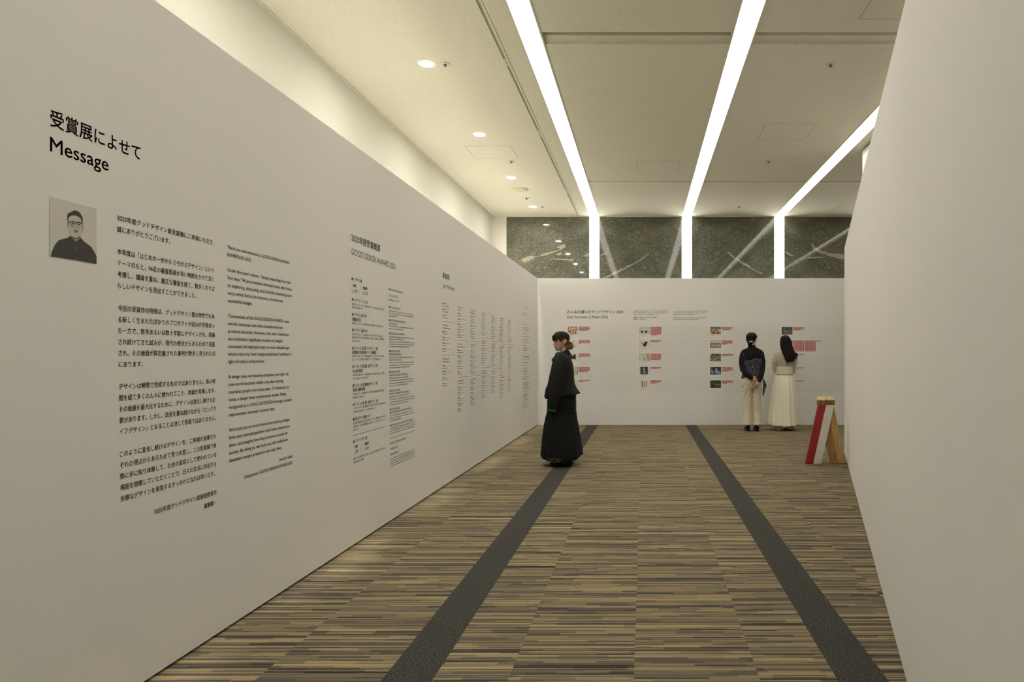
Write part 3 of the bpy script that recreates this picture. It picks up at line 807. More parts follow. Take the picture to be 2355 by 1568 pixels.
el(979, '●SPECIAL AWARD FOR FUTURE SOCIETY DESIGN (1)', 949.5); el(985.6, 'This award is presented to the design particularly recognized for leading to solution', 954, b_, 0); el(991, 'of future issues with encouraging new ideas forward among practices realized among', 954, b_, 0); el(997, 'currently from among all awarded works under the Expo 2025 Osaka, Kansai, Japan', 954, b_, 0)
pg.seg(left_at(896.7, 1008.6), left_at(954.5, 989.4), .0028)
el(1020, '●LONG LIFE DESIGN AWARD 2025', 933); el(1032.5, 'Total entries: 118', 914.5, .026, 0); el(1045, 'Awarded entries: 11', 917.5, .026, 0)
for k, (s, e) in enumerate((('This is an award for products, architecture, systems and services that have continued', 954), ('to create for long periods and continue to be loved and supported by generations. The', 954), ('award is provided, without any “Long life”, and in order to respect the wisdom and', 954), ('ideas and have until today, along with the systems to sustain other forms.', 954))):
    el(1055.5 + 5.7 * k, s, e, b_, 0)
pg.build('english_overview_lettering', M_INKSOFT, wall_left)

# --- jury lists: lines too small to be read, set as runs of small marks
rj = random.Random(11)
def zz(zx, zy): return (1000 + zx / 4.128, 600 + zy / 4.128)
def marks(pg, zx, zy, zw, h, mi):
    px, py = zz(zx, zy); u, v = left_at(px, py); u2, _ = left_at(zz(zx + zw, zy)[0], py)
    x = u
    while x < u2:
        wd = h * rj.uniform(.35, .95)
        pg.rect(x, v - h * rj.uniform(.36, .5), min(x + wd, u2), v + h * rj.uniform(.3, .5), mi)
        x += wd + h * (.28 if rj.random() < .75 else .8)
pg = left_page()
put(pg, '審査委員', 1018, 632.5, .060, 1033.5, bold=.006)
put(pg, 'Jury Members', 1018, 655, .066, 1045, bold=0)
pg.build('jury_heading_lettering', M_INK, wall_left)
pg = left_page()
cols = [
 (72, 100, '400,425|455,478|512,535|-572|*605,635|670,692|725,748|780,803|835,858|-892|*930,957|995,1020|1052,1077|1108,1130|1165,1188'),
 (215, 95, '*435,460|495,518|550,572|598,622|648,672|700,722|-752|*788,815|848,870|900,922|950,972|1002,1025|1055,1077|-1108|*1140,1165|1203,1225|1252,1275|1303,1327|1355,1375|1410,1430'),
 (338, 80, '*465,490|522,545|568,590|617,640|665,688|712,735|-762|*795,820|852,872|900,922|948,970|995,1017|1042,1065|-1093|*1125,1150,1170|1202,1222|1252,1275|1300,1322|1345,1368'),
 (445, 68, '*495,520|545,568|590,612|635,655|680,702|-730|*760,780,803|830,850|875,897|920,942|965,985|-1014|*1045,1067|1095,1115|1140,1160|1185,1207|1232,1252|1275,1297'),
 (538, 62, '*520,545,565|585,607|630,650|672,692|715,735|-758|*788,808,830|855,875|898,918|940,960|980,1000|-1025|*1052,1075|1103,1123|1145,1165|1187,1207|1230,1250'),
 (618, 56, '*543,565|590,615|630,650|667,688|708,728|745,765|-788|*815,835|860,880|900,920|940,960|980,1000|1018,1038|-1060|*1085,1107|1135,1153|1172,1190|1212,1232|1252,1270|1290,1310'),
 (695, 48, '*560,580|603,622|640,658|680,700|715,735|752,770|-793|*818,838|862,880|900,920|937,957|975,995|1012,1030|-1050|*1072,1095|1120,1138|1157,1178|1195,1215|1235,1250')]
for zx, wd, spec in cols:
    for ent in spec.split('|'):
        if ent[0] == '-':
            zy = float(ent[1:]); a = left_at(*zz(zx, zy)); b0, _ = left_at(*zz(zx + wd * 1.2, zy))
            pg.rect(a[0], a[1] - .0012, b0, a[1] + .0012, 0); continue
        red = ent[0] == '*'
        for k, t in enumerate(ent.strip('*').split(',')):
            if red: marks(pg, zx, float(t), wd * rj.uniform(.35, .75), .0145, 1)
            elif k == 0:
                marks(pg, zx, float(t), wd * .26, .0155, 0)
                marks(pg, zx + wd * .30, float(t) + 3, wd * rj.uniform(.1, .5), .006, 0)
            else: marks(pg, zx, float(t), wd * rj.uniform(.35, .6), .0095, 0)
M_INKPALE = flat((.19, .18, .17), .6); M_REDPALE = flat((.50, .20, .15), .6)
pg.build('jury_list_lettering', [M_INKPALE, M_REDPALE], wall_left, 'columns of tiny names in grey and red ink')
pg = left_page()
put(pg, 'トークイベント', *zz(836, 437), .046, zz(880, 437)[0], bold=0); put(pg, 'Talk Event', *zz(836, 494), .050, zz(871, 494)[0], bold=0)
t = 600
while t < 1412:
    marks(pg, 835, t, 6, .012, 1 if rj.random() < .3 else 0)
    marks(pg, 845, t, rj.choice((30, 38, 52)), rj.choice((.008, .014)), 0)
    t += rj.choice((13, 17, 28))
pg.build('credit_list_lettering', [M_INKPALE, M_REDPALE], wall_left)

# --- back wall: vote board
def back_page(): return Page((0, BACK_Y, 0), (1, 0, 0), (0, -1, 0))
def bk(px, py): return plane_at(px, py, BACK_Y)
pg = back_page()
def bput(s, px, py, size, pxe, bold=.004):
    u, v = bk(px, py); u2, _ = bk(pxe, py)
    pg.line(s, u, v - size * .36, size, width=u2 - u, bold=bold)
bput('みんなの選んだグッドデザイン 2025', 1304, 717.2, .066, 1433.3, .012)
bput('Our Favorite G Mark 2025', 1304, 728.6, .068, 1398, .008)
pg.build('vote_heading_lettering', M_INK, wall_back)
pg = back_page()
for k, (s, e) in enumerate((('ご来場のみなさまからの投票で、グッドデザイン大賞および金賞20件の', 1536), ('中から「みんなの選んだグッドデザイン」を決めます。投票は1人1回。', 1535.5), ('あなたが気に入ったデザイン1点に投票してください。', 1519))):
    bput(s, 1456.3, 715.0 + 3.85 * k, .0265, e, 0)
for k, (s, e) in enumerate((('投票期間：11月1日(土)〜11月3日(月・祝) 閉場まで', 1511), ('結果発表：11月4日(火) 夕方', 1488))):
    bput(s, 1456.3, 729.8 + 3.9 * k, .0275, e, .012)
for k, (s, e) in enumerate((('Your votes will select “Our Favorite G Mark” from 20 GOOD DESIGN', 1627), ('GRAND AWARD and GOLD AWARD winners. Please vote for one', 1625), ('design you like best. One vote per person.', 1597))):
    bput(s, 1548.2, 715.4 + 3.9 * k, .0275, e, 0)
for k, (s, e) in enumerate((('Voting period: November 1 - November 3 (until closing time)', 1624), ('Results announcement: November 4 (evening)', 1606))):
    bput(s, 1548.2, 730.5 + 3.9 * k, .0275, e, .01)
pg.build('vote_note_lettering', M_INKSOFT, wall_back)

COLX = [1304.8, 1469.1, 1633.2, 1797.6]; ROWY = [750.6, 781.5, 812.3, 843.0, 873.6]
CW, CP = 24.8, 26.75
pg = back_page(); fine = back_page()
for ci, cx in enumerate(COLX):
    for ri, ry in enumerate(ROWY):
        dy = ci * .45
        for k in range(6):
            u0, v0 = bk(cx + CP * k, ry + dy); u1, v1 = bk(cx + CP * k + CW, ry + dy + (17.3 if k == 0 else 25.4))
            t = .0011
            for a in ((u0, v0 - t, u1, v0 + t), (u0, v1 - t, u1, v1 + t), (u0 - t, v1, u0 + t, v0), (u1 - t, v1, u1 + t, v0)):
                (pg).rect(a[0], a[1], a[2], a[3])
            if k:
                for q in range(1, 10):
                    x = u0 + (u1 - u0) * q / 10; z = v0 + (v1 - v0) * q / 10
                    fine.rect(x - .0006, v1, x + .0006, v0); fine.rect(u0, z - .0006, u1, z + .0006)
g1 = flat((.56, .535, .51), .7, .02); g2 = flat((.61, .585, .56), .7, .02)
pg.build('vote_grid_outline', g1, wall_back); fine.build('vote_grid_lines', g2, wall_back)
# captions under the pictures
pg = back_page()
rc = random.Random(5)
def bmarks(px, py, pw, h, mi):
    u, v = bk(px, py); u2, _ = bk(px + pw, py); x = u
    while x < u2:
        wd = h * rc.uniform(.5, 1.1); pg.rect(x, v - h / 2, min(x + wd, u2), v + h * rc.uniform(.3, .5), mi); x += wd + h * .35
for ci, cx in enumerate(COLX):
    for ri, ry in enumerate(ROWY):
        bmarks(cx + 4.6, ry + 19.8 + ci * .4, rc.uniform(5, 15), .008, 0)
        u, v = bk(cx + 1.5, ry + 24.4 + ci * .4); pg.rect(u - .006, v - .007, u + .007, v + .007, 1)
        bmarks(cx + 4.6, ry + 24.0 + ci * .4, rc.uniform(4, 12), .006, 0)
pg.build('caption_lettering', [flat((.42, .24, .20), .7), M_REDINK], wall_back)
EPS_PRINT = .0016

# --- voting stickers
STK = MB().box((-.0072, -.0010, -.0072), (.0072, 0, .0072))
stk_me = None
pic_name = [['colourful patchwork', 'red scooter', 'three black blocks', 'beige box', 'picture hidden behind the person in black'],
            ['two cameras', 'black card case', 'pale round room', 'pale bony figure', 'three pens'],
            ['orange car', 'low tan building', 'green foliage', 'blue rocks', 'dark forest'],
            ['dark room with an orange counter', 'black', 'third', 'fourth', 'fifth']]
COUNT = [[38, 31, 31, 48, 14], [77, 18, 59, 18, 26], [28, 35, 20, 37, 25], [27, 204, 13, 14, 11]]
ALONE = [(0, 0), (0, 1), (0, 2), (0, 3), (0, 4), (2, 0), (2, 1), (2, 2), (2, 3), (1, 1)]
rest = MB()
rs = random.Random(21)
proto = None
for ci in range(4):
    for ri in range(5):
        cnt = COUNT[ci][ri]
        lab = 'small red square vote sticker in the block beside the %s picture' % pic_name[ci][ri]
        if ci == 0 and ri == 4: lab = 'small red square vote sticker in the lowest block behind the person in black'
        for q in range(cnt):
            cell, r_ = divmod(q, 100); row, c = divmod(r_, 10)
            u0, v0 = bk(COLX[ci] + CP * (1 + cell), ROWY[ri] + ci * .45)
            cs = CW / 125.2 / 10
            x = u0 + cs * (c + .5) + rs.uniform(-.0015, .0015); z = v0 - cs * (row + .55) + rs.uniform(-.0015, .0015)
            if (ci, ri) in ALONE:
                if proto is None:
                    o = proto = STK.build('vote_sticker', M_RED)
                else:
                    o = proto.copy(); COL.objects.link(o)
                o.location = (x, BACK_Y - .0009, z)
                tag(o, lab, 'sticker', 'red vote stickers, ' + (pic_name[ci][ri] if ri < 5 else '') + ' block')
            else:
                rest.box((x - .0072, BACK_Y - .0019, z - .0072), (x + .0072, BACK_Y - .0009, z + .0072))
tag(rest.build('vote_stickers', M_RED), 'remaining red vote stickers in rows across the back wall board', 'stickers', None, 'stuff')

# --- pictures
def lin(h): return srgb(*h)
def photo(ci, ri, label, bg, shapes, inset=(0, 0, 1, 1)):
    """a printed picture; shapes are (colour, polygon in 0..1) laid on its face"""
    u0, v0 = bk(COLX[ci], ROWY[ri] + ci * .45 + 17.3); wd, ht = CW / 125.2, 17.3 / 125.2
    o = MB().box((0, -.0008, 0), (wd, 0, ht)).build('picture_print', flat(lin((214, 208, 200)), .5, .02))
    o.location = (u0, BACK_Y - .0012, v0)
    tag(o, label, 'picture', 'small pictures on the vote board')
    a, b, c, d = inset
    mats = [flat(lin(bg), .5, .05)]; mb = MB(); lay = 1
    def pt(x, y, k): return ((a + (c - a) * x) * wd, -.0009 - .00005 * k, (b + (d - b) * y) * ht)
    mb.quad(pt(0, 0, 1), pt(1, 0, 1), pt(1, 1, 1), pt(0, 1, 1), 0)
    for col, poly in shapes:
        m = flat(lin(col), .5, .05)
        if m not in mats: mats.append(m)
        lay += 1
        mb.add([pt(x, y, 1 + lay * .3) for x, y in poly], [tuple(range(len(poly)))], mats.index(m))
    mb.build('image', mats, o, fix=False)
    return o
def rc_(x0, y0, x1, y1): return [(x0, y0), (x1, y0), (x1, y1), (x0, y1)]
def circ(x, y, r, k=1.44, n=14): return [(x + r * math.cos(t), y + r * k * math.sin(t)) for t in (2 * math.pi * i / n for i in range(n))]
def bar(x0, y0, x1, y1, t): 
    dx, dy = x1 - x0, (y1 - y0) / 1.44; l = math.hypot(dx, dy); nx, ny = -dy / l * t, dx / l * t * 1.44
    return [(x0 - nx, y0 - ny), (x1 - nx, y1 - ny), (x1 + nx, y1 + ny), (x0 + nx, y0 + ny)]
rp = random.Random(4)
mos = []
pal = [(225, 190, 90), (190, 90, 90), (60, 60, 110), (225, 215, 200), (230, 160, 120), (120, 150, 190), (30, 30, 40), (200, 130, 160), (210, 200, 120)]
for i in range(12):
    for j in range(8):
        mos.append((rp.choice(pal), rc_(i / 12, j / 8, (i + 1) / 12, (j + 1) / 8)))
photo(0, 0, 'small picture of a colourful patchwork above the person in black', (215, 200, 170), mos, (.08, .02, .94, .98))
photo(0, 1, 'small white picture of a red scooter beside that person\'s hair bun', (222, 216, 208), [((170, 40, 45), bar(.42, .25, .55, .82, .02)), ((170, 40, 45), bar(.40, .30, .72, .18, .022)), ((60, 60, 70), circ(.68, .18, .06)), ((222, 216, 208), circ(.68, .18, .03)), ((70, 70, 80), circ(.42, .18, .05)), ((222, 216, 208), circ(.42, .18, .03)), ((70, 70, 80), circ(.57, .86, .035))])
photo(0, 2, 'small white picture of three black blocks at that person\'s shoulder', (222, 217, 208), [((28, 28, 30), rc_(.24, .18, .42, .86)), ((38, 38, 40), rc_(.42, .26, .60, .68)), ((28, 28, 30), rc_(.60, .18, .78, .86)), ((28, 28, 30), circ(.51, .74, .05))])
photo(0, 3, 'small beige picture with a brown edge behind that person\'s back', (205, 195, 155), [((160, 125, 80), rc_(.93, 0, 1, 1)), ((165, 130, 85), rc_(0, 0, 1, .10)), ((190, 178, 138), circ(.6, .5, .06))])
photo(0, 4, 'blank looking white picture lowest in the first column behind the person in black', (218, 212, 202), [])
photo(1, 0, 'small picture of two compact cameras under a grey sketch', (205, 198, 182), [((175, 168, 148), rc_(.12, .16, .46, .46)), ((175, 168, 148), rc_(.55, .16, .90, .46)), ((28, 26, 28), circ(.30, .32, .09)), ((32, 30, 32), rc_(.56, .20, .76, .45)), ((150, 138, 118), bar(.12, .78, .44, .74, .012)), ((120, 100, 80), circ(.28, .68, .025))])
photo(1, 1, 'small picture of a tilted black card case', (216, 210, 200), [((150, 148, 144), bar(.20, .72, .46, .42, .06)), ((38, 38, 42), [(.36, .22), (.62, .12), (.84, .76), (.56, .80)])])
photo(1, 2, 'small picture of a pale round room interior', (196, 190, 168), [((206, 204, 192), circ(.38, .50, .30)), ((190, 192, 186), circ(.40, .55, .20)), ((215, 212, 200), circ(.30, .40, .10)), ((70, 75, 80), rc_(.30, .42, .52, .46)), ((60, 60, 62), rc_(.46, .14, .52, .30)), ((170, 165, 140), [(.80, 0), (1, 0), (1, 1), (.74, 1)]), ((205, 200, 178), rc_(.60, .08, .76, .22))])
photo(1, 3, 'small dark picture of a pale bony figure', (52, 52, 58), [((150, 145, 125), [(.32, .50), (.30, .25), (.45, .10), (.62, .10), (.72, .28), (.68, .50), (.60, .60), (.42, .60)]), ((165, 160, 140), [(.36, .50), (.40, .95), (.50, .85), (.60, .95), (.66, .50)]), ((60, 60, 62), circ(.42, .45, .05)), ((60, 60, 62), circ(.60, .45, .05)), ((70, 68, 66), rc_(.44, .66, .58, .74))], (.15, 0, .83, 1))
photo(1, 4, 'small white picture of three upright pens in black, grey and red', (222, 217, 208), [((26, 24, 26), rc_(.27, .10, .34, .88)), ((110, 100, 100), rc_(.46, .06, .53, .92)), ((170, 60, 60), rc_(.46, .18, .53, .50)), ((190, 62, 50), rc_(.66, .10, .73, .88))])
photo(2, 0, 'small picture of an orange car under a blue sky', (70, 100, 140), [((200, 205, 205), rc_(.0, .50, 1, .68)), ((165, 155, 140), rc_(0, 0, 1, .52)), ((40, 45, 55), rc_(0, .46, .2, .60)), ((60, 62, 64), circ(.26, .26, .09)), ((50, 50, 52), circ(.72, .20, .10)), ((205, 115, 40), [(.18, .32), (.20, .58), (.30, .66), (.74, .60), (.80, .45), (.78, .25), (.60, .20), (.30, .26)]), ((165, 175, 180), [(.28, .62), (.36, .82), (.66, .82), (.74, .62)]), ((60, 65, 72), [(.38, .64), (.44, .78), (.62, .78), (.68, .62)]), ((35, 35, 35), circ(.36, .22, .08)), ((35, 35, 35), circ(.74, .20, .08)), ((225, 180, 60), circ(.63, .26, .035))])
photo(2, 1, 'small picture of a low tan building under a pale sky', (185, 192, 196), [((150, 130, 95), rc_(0, 0, 1, .55)), ((95, 78, 52), rc_(0, .48, 1, .60)), ((178, 155, 115), rc_(.10, .20, .92, .45)), ((70, 60, 45), rc_(0, .1, .08, .62)), ((80, 68, 48), rc_(.36, .48, .42, .66)), ((110, 92, 64), rc_(0, .0, 1, .08)), ((200, 190, 160), rc_(.72, .22, .84, .46))])
def speck(cols, n, s, seed):
    q = random.Random(seed); out = []
    for _ in range(n):
        x, y = q.random() * .9, q.random() * .88; a, b = s * q.uniform(.4, 1.2), s * 1.4 * q.uniform(.4, 1.2)
        out.append((q.choice(cols), rc_(x, y, min(1, x + a), min(1, y + b))))
    return out
photo(2, 2, 'small picture full of grey green foliage', (105, 110, 85), speck([(60, 68, 48), (140, 145, 115), (95, 105, 70), (190, 190, 165), (45, 52, 40)], 90, .10, 8))
photo(2, 3, 'small picture of blue grey rocks against black', (30, 30, 36), [((130, 135, 150), [(.05, .15), (.08, .55), (.24, .62), (.34, .40), (.30, .12)]), ((140, 148, 170), [(.44, .20), (.46, .80), (.62, .85), (.78, .50), (.98, .30), (.94, .02), (.66, .05)]), ((96, 84, 72), rc_(0, .78, .30, 1)), ((26, 26, 30), rc_(.33, .18, .43, 1))] + speck([(60, 62, 75), (165, 170, 185), (90, 95, 115)], 30, .07, 9))
photo(2, 4, 'small picture of a dark green forest', (38, 44, 30), speck([(28, 32, 24), (70, 84, 40), (100, 115, 55), (22, 25, 20), (80, 84, 70)], 60, .12, 10) + [((105, 120, 60), [(.44, .40), (.90, .30), (.94, .46), (.60, .52)])])
photo(3, 0, 'small picture of a dark room with plants and an orange counter', (92, 100, 98), speck([(40, 45, 45), (130, 140, 132), (70, 82, 70), (30, 30, 32)], 60, .10, 12) + [((165, 90, 50), [(.46, .16), (.48, .34), (.72, .36), (.74, .20)]), ((30, 30, 32), rc_(.10, .94, 1, 1)), ((30, 30, 32), rc_(.10, 0, .14, 1)), ((205, 130, 50), circ(.82, .42, .03))])
photo(3, 1, 'black picture half hidden by the long dark hair', (18, 17, 18), [((170, 80, 30), circ(.86, .40, .025))])

# --- portrait print on the left wall
def portrait():
    yl, zl = left_at(113.5, 451); yr, zr = left_at(221, 478); _, zb = left_at(221, 607)
    wd, ht = yr - yl, zl - zb + 0.0
    o = MB().box((0, 0, 0), (.0012, wd, ht)).build('portrait_photo', flat(lin((200, 196, 186)), .5, .03))
    o.location = (LEFT_X + .0004, yl, zb)
    tag(o, 'black and white portrait print of a bespectacled man on the left wall', 'portrait')
    # outline measured on the print: zoomed pixels -> print coordinates
    def pz(zx, zy):
        y, z = left_at(100 + zx / 8.714, 440 + zy / 8.711); return ((y - yl), (z - zb))
    layers = [
        ((46, 43, 40), [(136, 1310), (160, 1200), (215, 1075), (290, 980), (370, 955), (470, 930), (525, 890), (640, 1010), (740, 925), (800, 1000), (950, 1115), (1010, 1210), (1054, 1300), (1054, 1458), (600, 1372)], 'shirt'),
        ((150, 146, 136), [(535, 850), (530, 895), (640, 1005), (735, 935), (735, 860)], 'neck'),
        ((190, 185, 174), [(478, 560), (482, 690), (505, 790), (530, 870), (575, 920), (640, 940), (700, 930), (740, 880), (765, 790), (772, 690), (768, 560), (720, 500), (640, 470), (540, 470), (490, 510)], 'face'),
        ((150, 145, 134), [(466, 640), (470, 690), (485, 715), (486, 640)], 'ear'),
        ((140, 136, 126), [(772, 690), (790, 700), (780, 790), (765, 800)], 'ear'),
        ((34, 32, 31), [(462, 500), (470, 610), (482, 600), (490, 520), (560, 480), (640, 485), (710, 520), (745, 560), (760, 640), (772, 640), (776, 540), (750, 490), (720, 430), (660, 388), (590, 380), (545, 410), (480, 440)], 'hair'),
        ((60, 57, 54), [(582, 790), (620, 778), (670, 790), (686, 825), (672, 815), (620, 800), (590, 806)], 'moustache'),
        ((110, 106, 98), [(600, 815), (660, 822), (650, 838), (610, 830)], 'mouth'),
        ((120, 116, 108), [(600, 740), (640, 765), (668, 755), (660, 770), (615, 765)], 'nose'),
        ((60, 57, 54), [(560, 905), (640, 940), (735, 890), (700, 935), (640, 955), (585, 935)], 'beard'),
    ]
    mats = {}
    for k, (col, poly, nm) in enumerate(layers):
        pts = [pz(*p) for p in poly]
        d = .0014 + .00012 * k
        MB().add([(d, max(0, min(wd, a)), max(0, min(ht, b))) for a, b in pts], [tuple(range(len(pts)))]).build(nm, flat(lin(col), .55, .08), o, fix=False)
    g = MB()
    def strokeline(pts, t, d=.0030):
        q = [Vector(pz(*p)) for p in pts]
        for a, b in zip(q, q[1:]):
            n = Vector((-(b - a).y, (b - a).x)).normalized() * t
            g.quad((d, *(a - n)), (d, *(b - n)), (d, *(b + n)), (d, *(a + n)))
    strokeline([(478, 640), (505, 610), (545, 598), (595, 605), (615, 630)], .0016)
    strokeline([(635, 640), (670, 615), (720, 625), (768, 660)], .0016)
    strokeline([(615, 630), (635, 640)], .0010)
    for c in ((565, 650), (692, 665)):
        strokeline([(c[0] + 50 * math.cos(t), c[1] + 52 * math.sin(t)) for t in [math.pi * i / 10 for i in range(11)]], .0005)
    g.build('glasses', flat(lin((30, 29, 28)), .5), o, fix=False)
    e = MB()
    for c in ((565, 645), (690, 662)):
        y, z = pz(*c); e.add([(.0029, y + .0045 * math.cos(t), z + .0024 * math.sin(t)) for t in [2 * math.pi * i / 12 for i in range(12)]], [tuple(range(12))])
    e.build('eyes', flat(lin((40, 38, 36)), .5), o, fix=False)
    b = MB()
    for c in ((640, 1140), (645, 1355)):
        y, z = pz(*c); b.add([(.0029, y + .002 * math.cos(t), z + .0022 * math.sin(t)) for t in [2 * math.pi * i / 10 for i in range(10)]], [tuple(range(10))])
    b.build('buttons', flat(lin((150, 146, 138)), .5), o, fix=False)
portrait()
bpy.data.objects.remove(_fo, do_unlink=True)

# ================================================================== WOODEN A-FRAME STAND
def a_frame():
    r = empty('wooden_stand', (2.16, 8.10, 0))
    tag(r, 'A-shaped wooden stand with a red and a white board by the right partition', 'stand')
    L = (2.16, 8.10, 0)
    def board(xb0, xb1, xt0, xt1, y0, y1, zt=.700):
        m = MB().hexa([(xb0, y0, 0), (xb1, y0, 0), (xb1, y1, 0), (xb0, y1, 0)], [(xt0, y0, zt), (xt1, y0, zt), (xt1, y1, zt), (xt0, y1, zt)])
        return m
    def bev(o, wd=.003):
        b = o.modifiers.new('b', 'BEVEL'); b.width = wd; b.segments = 2; return o
    o = bev(board(1.915, 2.0085, 2.069, 2.1605, 8.080, 8.118).build('board', flat((.30, .016, .014), .5, .06), r, local=L)); o['label'] = 'red painted board'
    o = bev(board(2.0095, 2.105, 2.1615, 2.259, 8.080, 8.118).build('board', flat((.72, .68, .62), .5, .03), r, local=L)); o['label'] = 'white painted board'
    o = bev(board(2.224, 2.3185, 2.072, 2.1655, 8.119, 8.157).build('board', M_PINE_D, r, local=L)); o['label'] = 'amber stained pine board'
    o = bev(board(2.3195, 2.411, 2.1665, 2.259, 8.119, 8.157).build('board', M_PINE, r, local=L)); o['label'] = 'bare pine board'
    for k, (a, b) in enumerate(((2.069, 2.1595), (2.1625, 2.262))):
        MB().hexa([(a, 8.076, .696), (b, 8.076, .696), (b, 8.162, .696), (a, 8.162, .696)], [(a, 8.076, .751), (b, 8.076, .751), (b, 8.162, .751), (a, 8.162, .751)]).build('cap_block', M_PINE_END, r, local=L)
        t = MB(); q0, q1 = (0.010, 0) if k == 0 else (0, .010)
        t.hexa([(a, 8.076, .7512), (b, 8.076, .7512), (b, 8.162, .7512), (a, 8.162, .7512)], [(a + q0, 8.100, .789), (b - q1, 8.100, .787), (b - q1, 8.162, .789), (a + q0, 8.162, .789)])
        bev(t.build('cap_top', M_PINE_TOP, r, local=L), .006)
    MB().tube([(2.106, 8.13, .785), (2.131, 8.13, 1.025)], [.0028, .0022], 8).build('rod', M_PINE_TOP, r, smooth=True, local=L)
    s = MB()
    for (x, z) in ((2.231, .467), (2.293, .467), (2.222, .371)):
        s.disc((x, 8.1185, z), .006, 12, (0, -1, 0))
    s.build('screw_hole', M_BLACKSLOT, r, local=L, fix=False)
a_frame()

# ================================================================== PEOPLE
def ring_xy(cx, cy, z, rx, ry, n=48, p=2.0, fold=0.0, fn=12, ph=0.0, tilt=0.0, tilty=0.0):
    """horizontal section; tilt raises the +x side, fold gives radial pleats"""
    out = []
    for k in range(n):
        t = 2 * math.pi * k / n
        c, s_ = math.cos(t), math.sin(t)
        e = 2.0 / p
        ux = math.copysign(abs(c) ** e, c); uy = math.copysign(abs(s_) ** e, s_)
        f = 1.0 + fold * (math.sin(fn * t + ph) + .45 * math.sin((fn * 1.7 // 1) * t + ph * 2.3))
        out.append((cx + ux * rx * f, cy + uy * ry * f, z + tilt * ux + tilty * uy))
    return out
def head_rings(scale=1.0, n=56, grow=0.0, face=True, zlo=0.0):
    """a head looking along +x, chin at z 0, crown at .215; rings of points"""
    W = [(0, .022), (.012, .034), (.03, .047), (.05, .055), (.075, .062), (.105, .068), (.14, .072), (.165, .069), (.187, .057), (.204, .038), (.213, .016), (.2155, .003)]
    F = [(0, .070), (.012, .079), (.03, .083), (.05, .083), (.075, .082), (.105, .081), (.14, .084), (.165, .077), (.187, .058), (.204, .034), (.213, .012), (.2155, .002)]
    B = [(0, -.005), (.012, .005), (.03, .022), (.05, .050), (.075, .078), (.105, .094), (.14, .100), (.165, .092), (.187, .072), (.204, .046), (.213, .020), (.2155, .003)]
    N_ = [(0, 0), (.055, .000), (.062, .010), (.070, .022), (.078, .021), (.095, .013), (.112, .006), (.122, .001), (.2155, 0)]
    rings = []
    m = 44
    for i in range(m + 1):
        z = .2155 * i / m
        w_, f_, b_, n_ = lerp_table(W, z)[0] + grow, lerp_table(F, z)[0] + grow, lerp_table(B, z)[0] + grow, lerp_table(N_, z)[0]
        ring = []
        for k in range(n):
            t = 2 * math.pi * k / n
            c, s_ = math.cos(t), math.sin(t)
            x = c * (f_ if c > 0 else b_); y = s_ * w_
            ta = abs((t + math.pi) % (2 * math.pi) - math.pi)
            if face:
                x += n_ * math.exp(-(ta / .17) ** 2)                                             # nose
                x += .0032 * math.exp(-(ta / .30) ** 2) * (math.exp(-((z - .047) / .006) ** 2) + .9 * math.exp(-((z - .036) / .006) ** 2))   # lips
                x += .004 * math.exp(-(ta / .3) ** 2) * math.exp(-((z - .012) / .010) ** 2)      # chin
                x -= .009 * math.exp(-((ta - .40) / .20) ** 2) * math.exp(-((z - .106) / .012) ** 2)   # eye sockets
                x += .004 * math.exp(-((ta - .40) / .26) ** 2) * math.exp(-((z - .124) / .008) ** 2)   # brow
                x += .004 * math.exp(-((ta - .62) / .25) ** 2) * math.exp(-((z - .080) / .016) ** 2)   # cheek
            ring.append(Vector((x, y, z)) * scale)
        rings.append(ring)
    return rings
def place(rings, M): return [[M @ Vector(p) for p in r] for r in rings]
def ear(mb, M, side, scale=1.0):
    """outer ear with a rim, set at the side of the head"""
    pts = []
    for k in range(15):
        a = -1.9 + 4.5 * k / 14
        pts.append(M @ (Vector((-.010 + .017 * math.cos(a + 1.57) * -1, side * (.073 + .006), .096 + .028 * math.sin(a + 1.57))) * scale))
    mb.tube(pts, [.0055 * scale] * len(pts), 8)
    mb.ball(M @ (Vector((-.008, side * .070, .094)) * scale), .020 * scale, 12, sc=(.75, .35, 1.15))
    mb.ball(M @ (Vector((.000, side * .072, .070)) * scale), .0085 * scale, 10)
def hand(mb, wrist, d, nrm, curl=.5, size=1.0, spread=.14, thumb_side=1, straight=0.0):
    """palm, five separate bent fingers and a thumb from the side of the palm; d points along the hand, nrm out of its back"""
    d = Vector(d).normalized(); nrm = Vector(nrm); nrm = (nrm - d * nrm.dot(d)).normalized(); side = d.cross(nrm).normalized()
    w0 = Vector(wrist)
    mb.tube([w0 - d * .03 * size, w0 + d * .010 * size, w0 + d * .045 * size, w0 + d * .080 * size], [.023 * size, .027 * size, .036 * size, .037 * size], 14, flat=.42, flatdir=nrm)
    lens = (.062, .072, .068, .054)
    for i, L in enumerate(lens):
        off = (i - 1.5) * .0185 * size * thumb_side * -1
        base = w0 + d * .076 * size + side * off
        dirv = (d + side * (off / .03) * spread).normalized(); p = base; pts = [base - d * .02 * size]; pts.append(p)
        ang = 0.0
        for s_, part in enumerate((.46, .31, .23)):
            ang += curl * (.55 + .25 * s_) + .06 * i
            v = (dirv * math.cos(ang) - nrm * math.sin(ang))
            p = p + v * (L * part * size); pts.append(p)
        mb.tube(pts, [.0085 * size, .0085 * size, .0068 * size, .007 * size, .0058 * size], 10)
    tb = w0 + d * .022 * size + side * (.030 * size * thumb_side)
    t1 = tb + (d * .75 + side * thumb_side * .65 - nrm * .25).normalized() * .036 * size
    t2 = t1 + (d * .95 + side * thumb_side * .15 - nrm * .40).normalized() * .026 * size
    mb.tube([tb - side * thumb_side * .012 * size, tb, t1, t2], [.011 * size, .0115 * size, .0095 * size, .0068 * size], 10)
